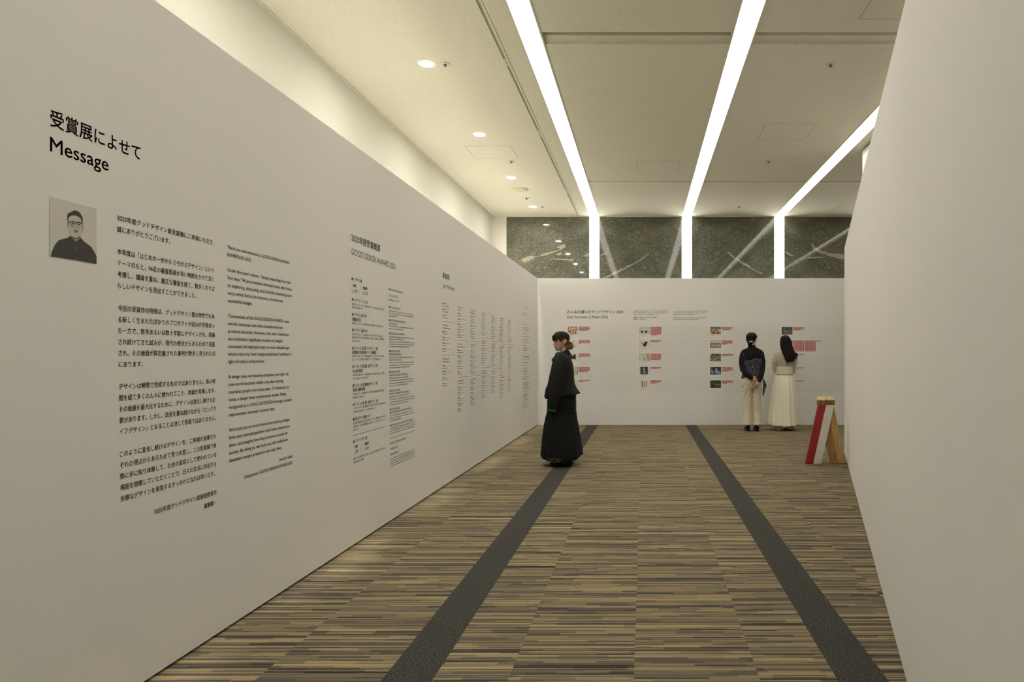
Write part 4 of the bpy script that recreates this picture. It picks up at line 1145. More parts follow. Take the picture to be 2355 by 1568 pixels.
def hair_shell(M, scale, hairline, grow=.013, thick=.008, seed=0):
    """scalp cover: the head surface pushed out, cut along a hairline given per angle"""
    R_ = head_rings(1.0, 64, grow, False)
    n = 64; m = len(R_); mb = MB(); rr = random.Random(seed)
    strand = [rr.uniform(-.0022, .0022) for _ in range(n)]
    vs = []
    for ring in R_:
        for k, p in enumerate(ring):
            q = Vector(p); r = Vector((q.x, q.y, 0))
            if r.length > 1e-5: q += r.normalized() * strand[k]
            vs.append(M @ (q * scale))
    fs = []
    for i in range(m - 1):
        for k in range(n):
            t = 2 * math.pi * (k + .5) / n; ta = abs((t + math.pi) % (2 * math.pi) - math.pi)
            z = .2155 * (i + .5) / (m - 1)
            if z < hairline(ta): continue
            k2 = (k + 1) % n
            fs.append((i * n + k, i * n + k2, (i + 1) * n + k2, (i + 1) * n + k))
    fs.append(tuple((m - 1) * n + j for j in range(n)))
    mb.add(vs, fs); return mb
def solidify(o, t, off=-1):
    md = o.modifiers.new('t', 'SOLIDIFY'); md.thickness = t; md.offset = off; return o
def subsurf(o, lv=1):
    md = o.modifiers.new('s', 'SUBSURF'); md.levels = lv; md.render_levels = lv; return o
def scatter_fold(o, amp, sc, stretch=(1, 1, 1)):
    """small irregular creases pushed into a cloth mesh"""
    me = o.data
    nrm = [v.normal.copy() for v in me.vertices]
    for v, n in zip(me.vertices, nrm):
        q = Vector((v.co.x * stretch[0], v.co.y * stretch[1], v.co.z * stretch[2])) * sc
        v.co += n * (amp * mnoise.noise(q))
    me.update(); return o

# ------------------------------------------------ visitor in black, standing sideways and reading the left wall
def visitor_in_black():
    r = empty('person', (-.966, 8.0, 0))
    tag(r, 'person in black jacket and long black skirt standing sideways, facing the left wall', 'person')
    # local frame: x to the right of the photo (her back), -y towards the viewer, she faces -x
    HM = Matrix.Translation((.012, .0, 1.345)) @ Matrix.Rotation(R(180 + 36), 4, 'Z') @ Matrix.Rotation(R(9), 4, 'Y')
    sc = 1.035
    b = MB()
    b.loft(place(head_rings(sc), HM))
    for sd in (1, -1): ear(b, HM, sd, sc)
    b.tube([(.030, 0, 1.40), (.035, 0, 1.34), (.030, 0, 1.25)], [.046, .047, .056], 20)
    for z, cx, rx, ry in (): pass
    b.loft([ring_xy(.03, 0, z, rx, ry, 32) for z, rx, ry in ((1.30, .05, .06), (1.265, .07, .15), (1.20, .085, .165), (1.10, .085, .145), (.98, .075, .115), (.88, .09, .145), (.80, .095, .155), (.74, .09, .15))])
    for sd in (-1, 1):
        b.tube([(.03, sd * .155, 1.235), (-.012, sd * .205, .965), (-.056, sd * .198, .80)], [.045, .038, .026], 14)
        hand(b, (-.058, sd * .197, .812), (-.10, 0, -1), (0, sd, 0), .30, .92, thumb_side=sd * -1)
        b.tube([(.02, sd * .075, .80), (.01, sd * .075, .45), (.03, sd * .07, .08)], [.085, .058, .038], 16)
        b.tube([(.055, sd * .07, .045), (-.04, sd * .075, .035), (-.11, sd * .08, .022)], [.036, .034, .026], 12)
    body = remeshed(b.build('body', M_SKIN, r), .0048, 3)
    # face details
    for sd in (1, -1):
        lid = MB(); pts = []
        for k in range(7):
            t = -.58 + sd * 0 + .36 * k / 6
            a = .22 + .36 * k / 6
            x = .083 * math.cos(a) + .0005; y = sd * .069 * math.sin(a)
            pts.append(HM @ (Vector((x, y * 1.02, .1035 - .004 * math.sin(math.pi * k / 6))) * sc))
        lid.tube(pts, [.0012, .0024, .0030, .0032, .0030, .0024, .0014], 6).build('eyelash', flat((.02, .013, .010), .5), r, smooth=True)
        bw = MB(); pts = []
        for k in range(6):
            a = .20 + .46 * k / 5
            pts.append(HM @ (Vector((.0895 * math.cos(a), sd * .0735 * math.sin(a), .1265 + .003 * math.sin(math.pi * k / 5))) * sc))
        bw.tube(pts, [.0014, .0024, .0026, .0024, .0018, .0010], 6).build('eyebrow', flat((.06, .032, .016), .6), r, smooth=True)
    lp = MB()
    for z0, rr in ((.0470, .0019), (.0385, .0022)):
        pts = [HM @ (Vector((.0878 * math.cos(a) - .004 * abs(a) , .070 * math.sin(a), z0)) * sc) for a in (-.26, -.16, -.06, .06, .16, .26)]
        lp.tube(pts, [.001, rr * .9, rr, rr, rr * .9, .001], 8)
    lp.build('lips', M_LIP, r, smooth=True)
    # hair: cap with fringe, side lock, low bun and a black claw clip
    def line(ta):
        if ta < .62: return .142
        if ta < 1.05: return .142 - (ta - .62) * .030
        if ta < 1.45: return .129
        if ta < 1.80: return .129 - (ta - 1.45) * .05
        return max(.020, .1115 - (ta - 1.80) * .16)
    h = hair_shell(HM, sc, line, .0125, seed=2).build('hair', M_HAIR_A, r, smooth=True)
    solidify(h, .012); 
    fr = MB(); q = random.Random(9)
    for k in range(30):                                    # fringe strands combed down over the forehead
        a = -.60 + 1.20 * k / 29
        top = Vector((.036 * math.cos(a), .036 * math.sin(a), .208)); mid = Vector((.0915 * math.cos(a), .0785 * math.sin(a), .166)); end = Vector((.0895 * math.cos(a * 1.06), .078 * math.sin(a * 1.06), .122 + q.uniform(-.010, .006)))
        fr.tube([HM @ (top * sc), HM @ (mid * sc), HM @ (end * sc)], [.006, .0060, .0018], 6)
    for sd in (-1, 1):
        for k in range(3):                                 # fine lock hanging in front of the ear
            a = sd * (.92 + .10 * k)
            fr.tube([HM @ (Vector((.092 * math.cos(a), .081 * math.sin(a), .150)) * sc), HM @ (Vector((.086 * math.cos(a * 1.06), .0785 * math.sin(a * 1.06), .122)) * sc), HM @ (Vector((.078 * math.cos(a * 1.12), .0745 * math.sin(a * 1.12), .092)) * sc)], [.006, .0045, .0008], 6)
    fr.build('fringe', M_HAIR_A, r, smooth=True)
    bn = MB(); c = Vector((.098, -.02, 1.405))
    for k in range(3):
        t = k * 2.1; pts = []
        for j in range(13):
            a = t + 4.2 * j / 12
            pts.append(c + Vector((.026 * math.cos(a) * 1.15, .028 * math.sin(a * .9 + k), -.006 + .020 * math.sin(a) - .010 * k + .006)))
        bn.tube(pts, [.012 + .006 * math.sin(math.pi * j / 12) for j in range(13)], 10)
    for k in range(10):
        a0 = k * .63
        bn.tube([c + Vector((.004, 0, -.014)) + Vector((.036 * math.cos(a0 + j * .42), .030 * math.sin(a0 + j * .42), .024 * math.cos(j * .55 + k))) for j in range(5)], [.0035, .006, .0065, .006, .003], 6)
    bn.ball(c + Vector((.010, 0, -.016)), .029, 14, sc=(1.15, 1, .78))
    bn.ball(c + Vector((-.018, 0, .010)), .030, 14, sc=(1, 1, 1.1))
    remeshed(bn.build('bun', hair_mat('dyed_brown_bun', [(0.0, (0.16, 0.082, 0.020)), (1, (0.085, 0.043, 0.014))], 2, 1.36, 1.44), r), .003, 1)
    cl = MB(); cl.tube([c + Vector((-.02, -.018, .032)), c + Vector((.004, -.02, .030)), c + Vector((.026, -.02, .026))], [.006, .008, .004], 8)
    cl.tube([c + Vector((.0, -.022, .034)), c + Vector((.018, -.026, .018))], [.006, .003], 8).build('hair_clip', M_SHOE, r, smooth=True)
    # green shirt: collar frill and the cuff below the sleeve
    g = MB()
    prof = [(1.335, .058), (1.318, .062), (1.296, .066), (1.27, .078)]
    g.loft([[(.022 + (q_ * 1.0) * math.cos(t) + (.0 if math.cos(t) > 0 else -.004), q_ * 1.0 * math.sin(t), z + .014 * math.cos(t) + .0045 * math.sin(9 * t)) for t in (2 * math.pi * k / 40 for k in range(40))] for z, q_ in prof], cap=False)
    go = solidify(g.build('shirt_collar', M_GREEN, r, smooth=True), .005)
    fl = MB()
    qf = random.Random(14)
    for k in range(9):                                   # small gathered frill under the chin
        c0 = Vector((-.050 - qf.uniform(0, .014), -.034 + .008 * k, 1.312 - qf.uniform(0, .024)))
        fl.tube([c0 + Vector((.012, 0, .012)), c0, c0 + Vector((-.006, qf.uniform(-.008, .008), -.013))], [.004, .0065, .0045], 8, flat=.6)
    fl.build('collar_bow', M_GREEN, r, smooth=True)
    # jacket: boxy body flaring to the back hem, two sleeves, folded collar, placket
    #            zf     zb     uf      ub     ry
    rows = [(.776, .840, -.190, .222, .205), (.80, .862, -.187, .205, .205), (.86, .905, -.178, .178, .203), (.92, .955, -.166, .160, .200), (.985, 1.005, -.150, .153, .197),
            (1.05, 1.05, -.136, .150, .195), (1.11, 1.11, -.121, .146, .195), (1.17, 1.17, -.107, .138, .196), (1.215, 1.215, -.095, .126, .190), (1.255, 1.262, -.078, .110, .165), (1.285, 1.30, -.052, .092, .120), (1.300, 1.325, -.030, .080, .085)]
    j = MB(); rings = []
    for i, (zf, zb, uf, ub, ry) in enumerate(rows):
        n = 56; ring = []
        for k in range(n):
            t = 2 * math.pi * k / n; c_, s_ = math.cos(t), math.sin(t)
            e = 2 / 2.35; ux = math.copysign(abs(c_) ** e, c_); uy = math.copysign(abs(s_) ** e, s_)
            fold = 1 + (.020 * max(0, 1 - i / 6)) * math.sin(7 * t + .4)
            x = (uf + ub) / 2 + ux * (ub - uf) / 2 * fold
            ring.append((x, uy * ry * fold, (zf + zb) / 2 + (zb - zf) / 2 * ux))
        rings.append(ring)
    j.loft(rings, cap=False)
    jo = j.build('jacket', M_JACKET, r, smooth=True); scatter_fold(jo, .006, 9, (1, 1, .7)); solidify(jo, .006)
    for sd in (-1, 1):
        s_ = MB(); P = [(.040, .118, 1.268, .052), (.034, .160, 1.235, .070), (.012, .192, 1.14, .075), (-.008, .212, 1.04, .070), (-.022, .222, .955, .066), (-.040, .220, .87, .063), (-.058, .212, .78, .058), (-.071, .205, .675, .056)]
        s_.tube([(x, sd * y, z) for x, y, z, q_ in P], [q_ for *_, q_ in P], 24, cap=False)
        so = s_.build('sleeve', M_JACKET, r, smooth=True); scatter_fold(so, .007, 14, (1, 1, .6)); solidify(so, .005)
        cu = MB().tube([(-.064, sd * .206, .715), (-.073, sd * .205, .675), (-.080, sd * .204, .648)], [.044, .046, .047], 20, cap=False)
        solidify(cu.build('shirt_cuff', M_GREEN, r, smooth=True), .004)
    col = MB(); n = 44; rr = []
    for kk in range(4):
        ring = []
        for k in range(n):
            t = .42 + (2 * math.pi - .84) * k / (n - 1) + math.pi      # open at the front
            bx = .5 - .5 * math.cos(t - math.pi)                         # 0 at the front, 1 at the back
            top = Vector((.012 + .062 * math.cos(t), .070 * math.sin(t), 1.235 + .115 * bx ** .8))
            low = Vector((.008 + .104 * math.cos(t), .112 * math.sin(t), 1.200 + .095 * bx ** .8))
            ring.append(top.lerp(low, kk / 3) + Vector((0, 0, .008 * math.sin(math.pi * kk / 3))))
        rr.append(ring)
    col.loft(rr, cap=False, closed=False)
    solidify(col.build('jacket_collar', M_JACKET, r, smooth=True), .006, 1)
    pk = MB(); rows_ = []                                # patch pocket standing a little off the front
    for i in range(9):
        z = .915 - .115 * i / 8
        uf, ub, ry = lerp_table([(.776, -.190, .222, .205), (.80, -.187, .205, .205), (.86, -.178, .178, .203), (.92, -.166, .160, .200)], z)
        ring = []
        for k in range(13):
            t = math.pi + .18 + .62 * k / 12
            e = 2 / 2.35; ux = math.copysign(abs(math.cos(t)) ** e, math.cos(t)); uy = math.copysign(abs(math.sin(t)) ** e, math.sin(t))
            f = 1.035 + (.012 if i < 2 else 0)
            ring.append(((uf + ub) / 2 + ux * (ub - uf) / 2 * f, uy * ry * f, z))
        rows_.append(ring)
    pk.loft(rows_, cap=False, closed=False); solidify(pk.build('pocket', M_JACKET, r, smooth=True), .010, -1)
    lp_ = MB()                                           # lapel turned back below the collar
    lp_.add([(-.040, -.070, 1.292), (-.060, -.040, 1.285), (-.104, -.046, 1.232), (-.098, -.070, 1.215), (-.070, -.098, 1.245)], [(0, 1, 2, 3, 4)])
    solidify(lp_.build('lapel', M_JACKET, r), .008, 0)
    MB().ball((-.078, -.058, 1.222), .006, 10, sc=(.6, 1, 1)).build('button', flat((.16, .14, .05), .4), r, smooth=True)
    # skirt: gathered tier then a long flared tier with a lace hem
    up = MB(); rings = []
    for i in range(47):
        z = .84 - (.84 - .605) * i / 46
        wv = .0055 * math.sin(2 * math.pi * (.84 - z) / .0262)
        k = i / 46
        rings.append(ring_xy(.008 - .002 * k, 0, z, .167 + .004 * k + wv, .176 + .004 * k + wv, 48, 2.1))
    up.loft(rings, cap=False); up.build('smocked_skirt_top', M_SKIRTB, r, smooth=True)
    sk = MB(); rings = []
    tab = [(.050, -.232, .242, .235), (.13, -.233, .246, .238), (.30, -.222, .226, .225), (.45, -.204, .204, .208), (.55, -.186, .188, .190), (.615, -.168, .180, .178), (.64, -.160, .172, .170)]
    m = 40; n = 112
    for i in range(m + 1):
        z = .64 - (.64 - .0) * i / m
        ring = []
        for k in range(n):
            t = 2 * math.pi * k / n
            # uneven hem: low towards the viewer and far side, higher at front and back
            side = abs(math.sin(t)); hem = .060 + .062 * (1 - side) ** 1.0 if side > .30 else .118
            hem += .005 * abs(math.sin(26 * t))
            zz_ = .64 - (.64 - hem) * i / m
            uf, ub, ry = lerp_table(tab, zz_)
            kf = i / m
            pl = 1 + kf * (.030 * math.sin(9 * t + 1.1) + .020 * math.sin(17 * t + .3))
            ring.append(((uf + ub) / 2 + math.cos(t) * (ub - uf) / 2 * pl, math.sin(t) * ry * pl, zz_))
        rings.append(ring)
    sk.loft(rings, cap=False); so = sk.build('skirt', M_SKIRTB, r, smooth=True); solidify(so, .004)
    la = MB()                                            # open eyelets embroidered near the hem
    for x, zc, rr_ in ((-.098, .092, .018), (-.046, .090, .021), (.005, .092, .016)):
        y = -.238 * math.sqrt(max(0, 1 - (x / .24) ** 2)) - .014
        pts = [(x + rr_ * math.cos(t), y, zc + rr_ * math.sin(t)) for t in (2 * math.pi * k / 20 for k in range(21))]
        la.tube(pts, .0022, 6, cap=False)
    la.build('lace_eyelets', M_LACE, r, smooth=True)
    # shoes
    for sd in (-1, 1):
        sh = MB(); y = sd * .075; dx = .0
        secs = [(.130, .024, .052, .064), (.118, .036, .060, .074), (.080, .041, .063, .090), (.040, .042, .066, .094), (-.005, .043, .064, .082), (-.055, .046, .058, .062), (-.095, .044, .050, .046), (-.118, .032, .044, .036), (-.128, .014, .036, .028)]
        sh.loft([[(x + dx, y + hw * math.cos(t), max(.003, hz * .5 + hz * .52 * math.sin(t))) for t in (2 * math.pi * k / 20 for k in range(20))] for x, hw, _, hz in secs])
        sh.build('shoe', M_SHOE, r, smooth=True)
        rg = MB()
        for x, z in ((-.055, .055), (.045, .050)):
            rg.tube([(x + dx + .010 * math.cos(t), y - .047, z + .010 * math.sin(t)) for t in (2 * math.pi * k / 14 for k in range(15))], .0018, 5, cap=False)
        rg.build('shoe_eyelets', M_LACE, r, smooth=True)
visitor_in_black()

# ------------------------------------------------ visitor with hands clasped behind the back
def visitor_black_top():
    r = empty('person', (1.845, 11.61, 0))
    tag(r, 'person in black top, floral camisole and beige trousers, hands clasped behind the back', 'person')
    # faces +y (the back wall); -y is the side we see
    HM = Matrix.Translation((-.004, .022, 1.447)) @ Matrix.Rotation(R(90 - 32), 4, 'Z')
    sc = 1.065
    b = MB()
    b.loft(place(head_rings(sc), HM))
    for sd in (1, -1): ear(b, HM, sd, sc)
    b.tube([(-.004, 0, 1.52), (-.002, -.012, 1.44), (0, -.01, 1.35)], [.052, .052, .060], 20)
    b.loft([ring_xy(0, 0, z, rx, ry, 36, 2.3) for z, rx, ry in ((1.40, .075, .055), (1.36, .160, .075), (1.28, .178, .092), (1.15, .155, .090), (1.02, .135, .085), (.92, .155, .100), (.84, .165, .110), (.78, .16, .105))])
    AL = [(-.146, -.005, 1.318), (-.173, -.016, 1.19), (-.162, -.060, 1.045), (-.10, -.138, .955), (-.035, -.165, .905)]
    AR = [(.146, -.005, 1.318), (.172, -.016, 1.18), (.158, -.063, 1.020), (.120, -.138, .92), (.090, -.160, .855)]
    for P in (AL, AR): b.tube(P, [.048, .044, .040, .033, .026], 14)
    hand(b, (-.040, -.166, .909), (.88, -.10, -.52), (.10, -1, .05), .50, 1.0, thumb_side=-1)
    hand(b, (.088, -.168, .850), (-.52, -.16, -.85), (.10, -1, .1), .28, .98, thumb_side=1)
    for sd in (-1, 1):
        b.tube([(sd * .085, 0, .84), (sd * .078, .005, .46), (sd * .074, -.015, .08)], [.085, .056, .040], 16)
        b.tube([(sd * .074, -.04, .045), (sd * .078, .06, .035), (sd * .085, .13, .022)], [.036, .036, .028], 12)
    remeshed(b.build('body', M_SKIN, r), .0044, 3)
    # hair drawn into a low tail with a pale tie
    def line(ta):
        if ta < .6: return .150
        if ta < 1.3: return .150 - (ta - .6) * .062
        if ta < 1.75: return .106
        return max(.030, .106 - (ta - 1.75) * .12)
    h = hair_shell(HM, sc, line, .013, seed=4).build('hair', M_HAIR_B, r, smooth=True); solidify(h, .012)
    pt = MB(); rr = random.Random(6)
    pt.ball((-.032, -.090, 1.525), .042, 14, sc=(1, .9, 1))
    for k in range(26):
        a = rr.uniform(0, 6.28); q = rr.uniform(.006, .031)
        pt.tube([(-.034 + q * math.cos(a), -.092 + q * .6 * math.sin(a), 1.522), (-.044 + 1.3 * q * math.cos(a), -.095 + q * .6 * math.sin(a), 1.480), (-.046 + 1.1 * q * math.cos(a), -.088 + q * .5 * math.sin(a), 1.425 + rr.uniform(-.012, .010))], [.009, .009, .003], 6)
    pt.tube([(-.078, -.05, 1.52), (-.094, -.05, 1.508), (-.088, -.055, 1.485)], [.004, .0016, .0006], 5)
    pt.tube([(-.076, -.05, 1.505), (-.088, -.052, 1.490), (-.080, -.06, 1.465)], [.004, .0016, .0006], 5)
    pt.build('ponytail', M_HAIR_B, r, smooth=True)
    MB().tube([(-.060, -.108, 1.512), (-.044, -.128, 1.512), (-.024, -.128, 1.516), (-.012, -.112, 1.520)], [.010, .0125, .0125, .009], 10).build('hair_tie', flat((.42, .40, .52), .6), r, smooth=True)
    # black roll-neck top with long sleeves, one continuous knit
    k_ = MB()
    k_.loft([ring_xy(0, -.004, z, rx, ry, 40, 2.3) for z, rx, ry in ((1.462, .058, .058), (1.43, .062, .062), (1.412, .085, .072), (1.388, .135, .080), (1.362, .178, .090), (1.30, .186, .106), (1.17, .170, .104), (1.03, .153, .099), (.95, .160, .108), (.905, .166, .115))])
    for P in (AL, AR): k_.tube(P, [.055, .055, .052, .045, .037], 18)
    ko = remeshed(k_.build('top', M_KNIT, r), .0062, 4); scatter_fold(ko, .006, 16)
    # printed camisole worn over it, with thin straps and a side panel hanging lower
    c_ = MB(); n = 72; rings = []
    for i in range(25):
        ring = []
        for k in range(n):
            t = 2 * math.pi * k / n
            back = math.sin(t) < 0; x_ = math.cos(t)
            ztop = 1.203 if not (back and -.02 < x_ < .78) else 1.232
            zbot = .905 + .012 * math.sin(5 * t)
            z = ztop + (zbot - ztop) * i / 24
            rx, ry = lerp_table([(.90, .184, .134), (.95, .172, .124), (1.03, .160, .112), (1.15, .176, .116), (1.24, .186, .117)], z)
            f = 1 + .015 * math.sin(8 * t) * i / 24
            e = 2 / 2.3
            ring.append((math.copysign(abs(x_) ** e, x_) * rx * f, -.004 + math.copysign(abs(math.sin(t)) ** e, math.sin(t)) * ry * f, z))
        rings.append(ring)
    c_.loft(rings, cap=False); solidify(c_.build('camisole', M_FLORAL, r, smooth=True), .004)
    st = MB()
    st.tube([(-.140, -.112, 1.20), (-.156, -.108, 1.275), (-.168, -.090, 1.330), (-.166, -.045, 1.366), (-.158, .02, 1.368), (-.15, .07, 1.33)], .0042, 6)
    st.tube([(.138, -.113, 1.228), (.150, -.107, 1.29), (.161, -.090, 1.338), (.158, -.045, 1.370), (.150, .02, 1.372), (.145, .07, 1.33)], .0042, 6)
    st.build('straps', M_FLORAL, r, smooth=True)
    pn = MB()
    A = [(.165, -.060, .93), (.186, -.075, .885), (.214, -.085, .825), (.232, -.082, .772), (.222, -.080, .735), (.200, -.084, .670), (.182, -.085, .602), (.166, -.075, .600), (.172, -.070, .70), (.182, -.062, .80), (.176, -.055, .87)]
    pn.add(A, [tuple(range(len(A)))]); solidify(pn.build('hanging_panel', M_FLORAL, r), .008, 0)
    # trousers
    t_ = MB()
    t_.loft([ring_xy(0, -.002, z, rx, ry, 36, 2.3) for z, rx, ry in ((.925, .168, .118), (.86, .172, .126), (.80, .170, .128), (.75, .160, .118), (.715, .13, .09))])
    for sd in (-1, 1):
        t_.loft([ring_xy(sd * cx, cy, z, rx, ry, 28, 2.2) for z, cx, cy, rx, ry in ((.80, .083, 0, .085, .112), (.70, .080, 0, .081, .098), (.58, .0745, .002, .0755, .085), (.44, .072, .000, .0715, .078), (.28, .074, -.006, .074, .084), (.16, .080, -.010, .080, .098), (.108, .0835, -.012, .0855, .108))])
    to = remeshed(t_.build('trousers', M_CHINO, r), .0065, 3)
    me = to.data
    nrm = [v.normal.copy() for v in me.vertices]
    for v, vn in zip(me.vertices, nrm):                   # diagonal creases below the seat and at the hem
        z = v.co.z; k = math.exp(-((z - .70) / .16) ** 2) + .6 * math.exp(-((z - .13) / .04) ** 2)
        v.co += vn * (.0065 * k * math.sin(z * 85 + abs(v.co.x) * 95 + 9 * mnoise.noise(v.co * 7)) * (.5 + mnoise.noise(v.co * 11 + Vector((3, 1, 2)))) + .006 * mnoise.noise(v.co * 12))
    for sd in (-1, 1):
        sh = MB(); x0 = sd * .070
        secs = [(-.075, .026, .075), (-.068, .037, .092), (-.03, .040, .098), (.03, .042, .085), (.09, .045, .058), (.135, .040, .044), (.165, .022, .034)]
        sh.loft([[(x0 + sd * .006 + hw * math.cos(t), y, max(.014, .014 + hz * .5 + hz * .52 * math.sin(t))) for t in (2 * math.pi * k / 20 for k in range(20))] for y, hw, hz in secs])
        sh.build('sneaker', M_SHOE, r, smooth=True)
        so = MB(); so.loft([[(x0 + sd * .006 + (hw + .003) * math.cos(t), y, .012 + .011 * math.sin(t)) for t in (2 * math.pi * k / 16 for k in range(16))] for y, hw, hz in [(-.082, .022, 0)] + [(y, hw, hz) for y, hw, hz in secs] + [(.172, .016, 0)]])
        so.build('sole', M_SHOE, r, smooth=True)
        tab = MB().box((x0 + sd * .006 - .006, -.0815, .085), (x0 + sd * .006 + .006, -.0735, .118)); tab.build('pull_tab', flat((.35, .34, .30), .6), r)
visitor_black_top()

# ------------------------------------------------ visitor with long hair in a cream dress
def visitor_cream_dress():
    r = empty('person', (2.454, 11.755, 0))
    tag(r, 'person with long straight dark hair in a sheer cream blouse and long cream skirt', 'person')
    HM = Matrix.Translation((-.012, .020, 1.418)) @ Matrix.Rotation(R(90 - 12), 4, 'Z')
    sc = .985
    b = MB()
    b.loft(place(head_rings(sc), HM))
    for sd in (1, -1): ear(b, HM, sd, sc)
    b.tube([(-.012, .0, 1.47), (-.012, -.008, 1.40), (-.015, -.01, 1.32)], [.046, .046, .054], 20)
    b.loft([ring_xy(-.02, 0, z, rx, ry, 36, 2.3) for z, rx, ry in ((1.375, .065, .05), (1.335, .145, .068), (1.26, .160, .082), (1.13, .132, .080), (1.02, .118, .075), (.92, .145, .095), (.84, .155, .105), (.78, .15, .10))])
    AL = [(-.165, -.002, 1.315), (-.198, -.004, 1.17), (-.178, .030, 1.02), (-.09, .140, 1.04), (-.02, .165, 1.07)]
    AR = [(.125, -.002, 1.315), (.150, -.004, 1.17), (.128, .030, 1.00), (.06, .145, 1.02), (-.005, .185, 1.06)]
    for P in (AL, AR): b.tube(P, [.043, .038, .034, .028, .023], 14)
    hand(b, AL[-1], (.9, .2, .25), (0, .9, .3), .45, .92, thumb_side=1)
    hand(b, AR[-1], (-.9, .2, .25), (0, .9, .3), .45, .92, thumb_side=-1)
    for sd in (-1, 1):
        b.tube([(-.02 + sd * .08, 0, .84), (-.02 + sd * .078, .005, .46), (-.02 + sd * .085, -.01, .08)], [.082, .054, .038], 16)
        b.tube([(-.02 + sd * .085, -.03, .045), (-.02 + sd * .088, .06, .035), (-.02 + sd * .092, .12, .022)], [.034, .034, .026], 12)
    remeshed(b.build('body', M_SKIN, r), .005, 3)
    # long hair hanging down the back and over the right shoulder
    def line(ta):
        if ta < .6: return .145
        return max(.04, .145 - (ta - .6) * .07)
    h = hair_shell(HM, sc, line, .013, seed=8).build('hair', M_HAIR_C, r, smooth=True); solidify(h, .012)
    lg = MB(); n = 60; rows = []
    tab = [(1.178, -.020, .088, -.122, .026), (1.205, -.036, .112, -.120, .030), (1.245, -.052, .142, -.116, .034), (1.30, -.072, .148, -.106, .044), (1.345, -.086, .128, -.088, .056), (1.40, -.101, .112, -.060, .074), (1.47, -.107, .094, -.030, .094), (1.53, -.107, .082, -.016, .104), (1.58, -.092, .068, -.012, .094), (1.615, -.062, .040, -.010, .066), (1.632, -.028, .008, -.008, .030)]
    rr = random.Random(12); st = [rr.uniform(-1, 1) for _ in range(n)]
    for i in range(34):
        z = 1.178 + (1.632 - 1.178) * i / 33
        u0, u1, cy, ry = lerp_table(tab, z); ring = []
        for k in range(n):
            t = 2 * math.pi * k / n; f = 1 + .035 * st[k] * (1 if i < 28 else .3)
            y = cy + math.sin(t) * ry * f
            if math.sin(t) > 0: y = cy + math.sin(t) * ry * .45
            ring.append(((u0 + u1) / 2 + math.cos(t) * (u1 - u0) / 2 * f, y, z + (.012 * st[k] if i == 0 else 0)))
        rows.append(ring)
    lg.loft(rows)
    for k in range(22):                                  # loose ends over the right shoulder
        x = .075 + .0042 * k
        lg.tube([(x, -.100, 1.34 - .001 * k), (x + .008, -.125, 1.28), (x + .004 + rr.uniform(-.01, .012), -.128, 1.235 + rr.uniform(-.03, .02))], [.009, .007, .0012], 6)
    for k in range(26):
        x = -.03 + .0050 * k
        lg.tube([(x - .01, -.125, 1.27), (x, -.146, 1.22), (x + .006, -.146, 1.178 + rr.uniform(-.012, .018) + (.02 if k < 4 else 0))], [.008, .006, .0012], 6)
    lg.build('long_hair', M_HAIR_C, r, smooth=True)
    # grey underlayer, then the sheer blouse
    u_ = MB(); u_.loft([ring_xy(-.025, -.002, z, rx, ry, 40, 2.4) for z, rx, ry in ((1.215, .142, .092), (1.15, .137, .090), (1.06, .133, .090))], cap=False)
    solidify(u_.build('underlayer', M_GREYTOP, r, smooth=True), .003)
    bl = MB()
    bl.loft([ring_xy(-.022, -.003, z, rx, ry, 40, 2.3) for z, rx, ry in ((1.392, .062, .058), (1.372, .085, .068), (1.345, .158, .080), (1.27, .172, .098), (1.16, .150, .100), (1.07, .140, .098))])
    for P in (AL, AR): bl.tube(P, [.056, .054, .050, .042, .034], 18)
    bo = remeshed(bl.build('blouse', M_SHEER, r), .0065, 4); scatter_fold(bo, .006, 13)
    ks = MB().hexa([(-.006, -.1065, 1.105), (.002, -.1065, 1.105), (.002, -.102, 1.105), (-.006, -.102, 1.105)], [(-.010, -.1085, 1.185), (.006, -.1085, 1.185), (.006, -.104, 1.185), (-.010, -.104, 1.185)])
    ks.build('keyhole', M_BLACKSLOT, r)
    wb = MB(); rings = []
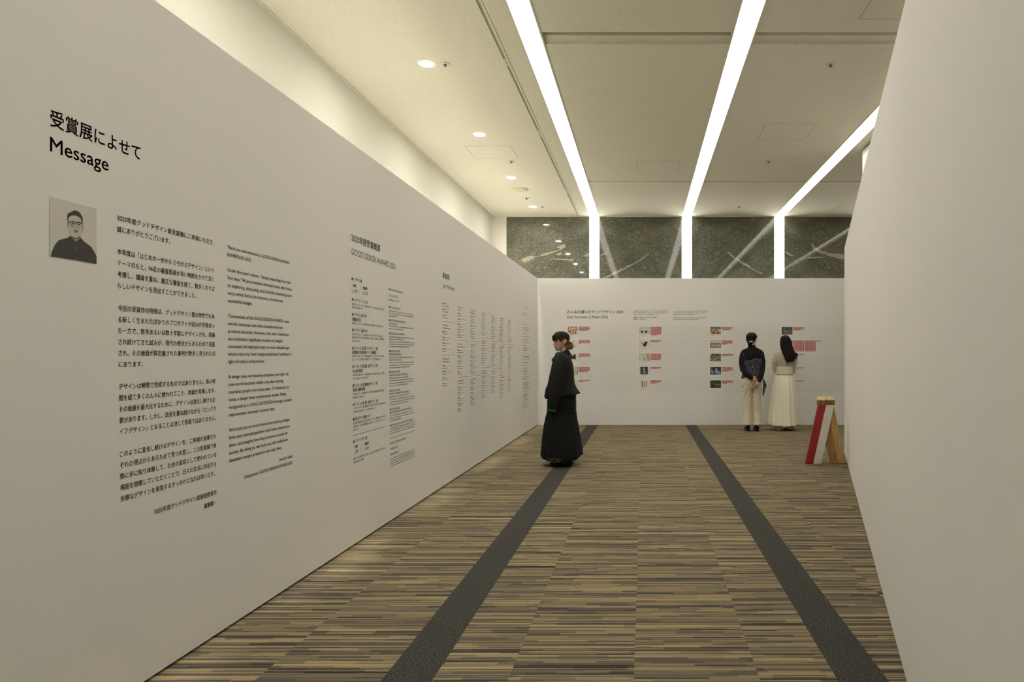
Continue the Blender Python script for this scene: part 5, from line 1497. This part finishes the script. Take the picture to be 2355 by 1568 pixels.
    for i in range(25):
        z = 1.098 - (1.098 - .958) * i / 24; k = i / 24
        pf = .0008 * math.sin(2 * math.pi * i / 3) + (.004 if i in (0, 1, 8) else 0)
        rings.append(ring_xy(-.026 - .002 * k, -.002, z, .139 + .009 * k + pf, .106 + .018 * k + pf, 72, 2.4, .006, 30))
    wb.loft(rings, cap=False); solidify(wb.build('waistband', M_BANDC, r, smooth=True), .006)
    sk = MB(); n = 132; rings = []
    tab = [(.060, -.318, .214, .245), (.10, -.316, .210, .242), (.25, -.302, .196, .226), (.38, -.286, .186, .210), (.52, -.268, .180, .195), (.645, -.249, .171, .182), (.75, -.228, .157, .165), (.857, -.204, .140, .146), (.93, -.184, .120, .124), (.948, -.172, .116, .116), (.965, -.166, .110, .112)]
    m = 44
    for i in range(m + 1):
        ring = []
        for k in range(n):
            t = 2 * math.pi * k / n
            hem = .080 + .018 * math.cos(t) ** 2 + .006 * math.sin(9 * t)
            z = .965 - (.965 - hem) * i / m
            uf, ub, ry = lerp_table(tab, z); kf = i / m
            tier = .009 * (math.exp(-((z - .852) / .010) ** 2) + math.exp(-((z - .640) / .010) ** 2))
            pl = 1 + tier * 3 + (.020 + .060 * kf) * (math.sin(13 * t + .6 + math.sin(2 * t)) * .7 + .5 * math.sin(24 * t + 2 * math.sin(3 * t))) * (.8 + .35 * math.sin(5 * t + 1))
            ring.append(((uf + ub) / 2 + math.cos(t) * (ub - uf) / 2 * pl, math.sin(t) * ry * pl, z))
        rings.append(ring)
    sk.loft(rings, cap=False); solidify(sk.build('skirt', M_CREAMSK, r, smooth=True), .004)
    for sd, x0 in ((-1, -.140), (1, .058)):
        bt = MB(); bt.loft([ring_xy(x0, -.006, z, rx, ry, 24, 2.3) for z, rx, ry in ((.16, .056, .070), (.10, .062, .078), (.05, .069, .088), (.020, .076, .096))])
        bt.build('trouser_leg', M_CREAMSHOE, r, smooth=True)
        sh = MB(); sh.loft([[(x0 + hw * math.cos(t), y, .016 + .015 * math.sin(t)) for t in (2 * math.pi * k / 18 for k in range(18))] for y, hw in ((-.085, .030), (-.075, .045), (0, .050), (.08, .052), (.15, .045), (.18, .020))])
        sh.build('shoe', M_SHOE if sd > 0 else M_CREAMSHOE, r, smooth=True)
visitor_cream_dress()
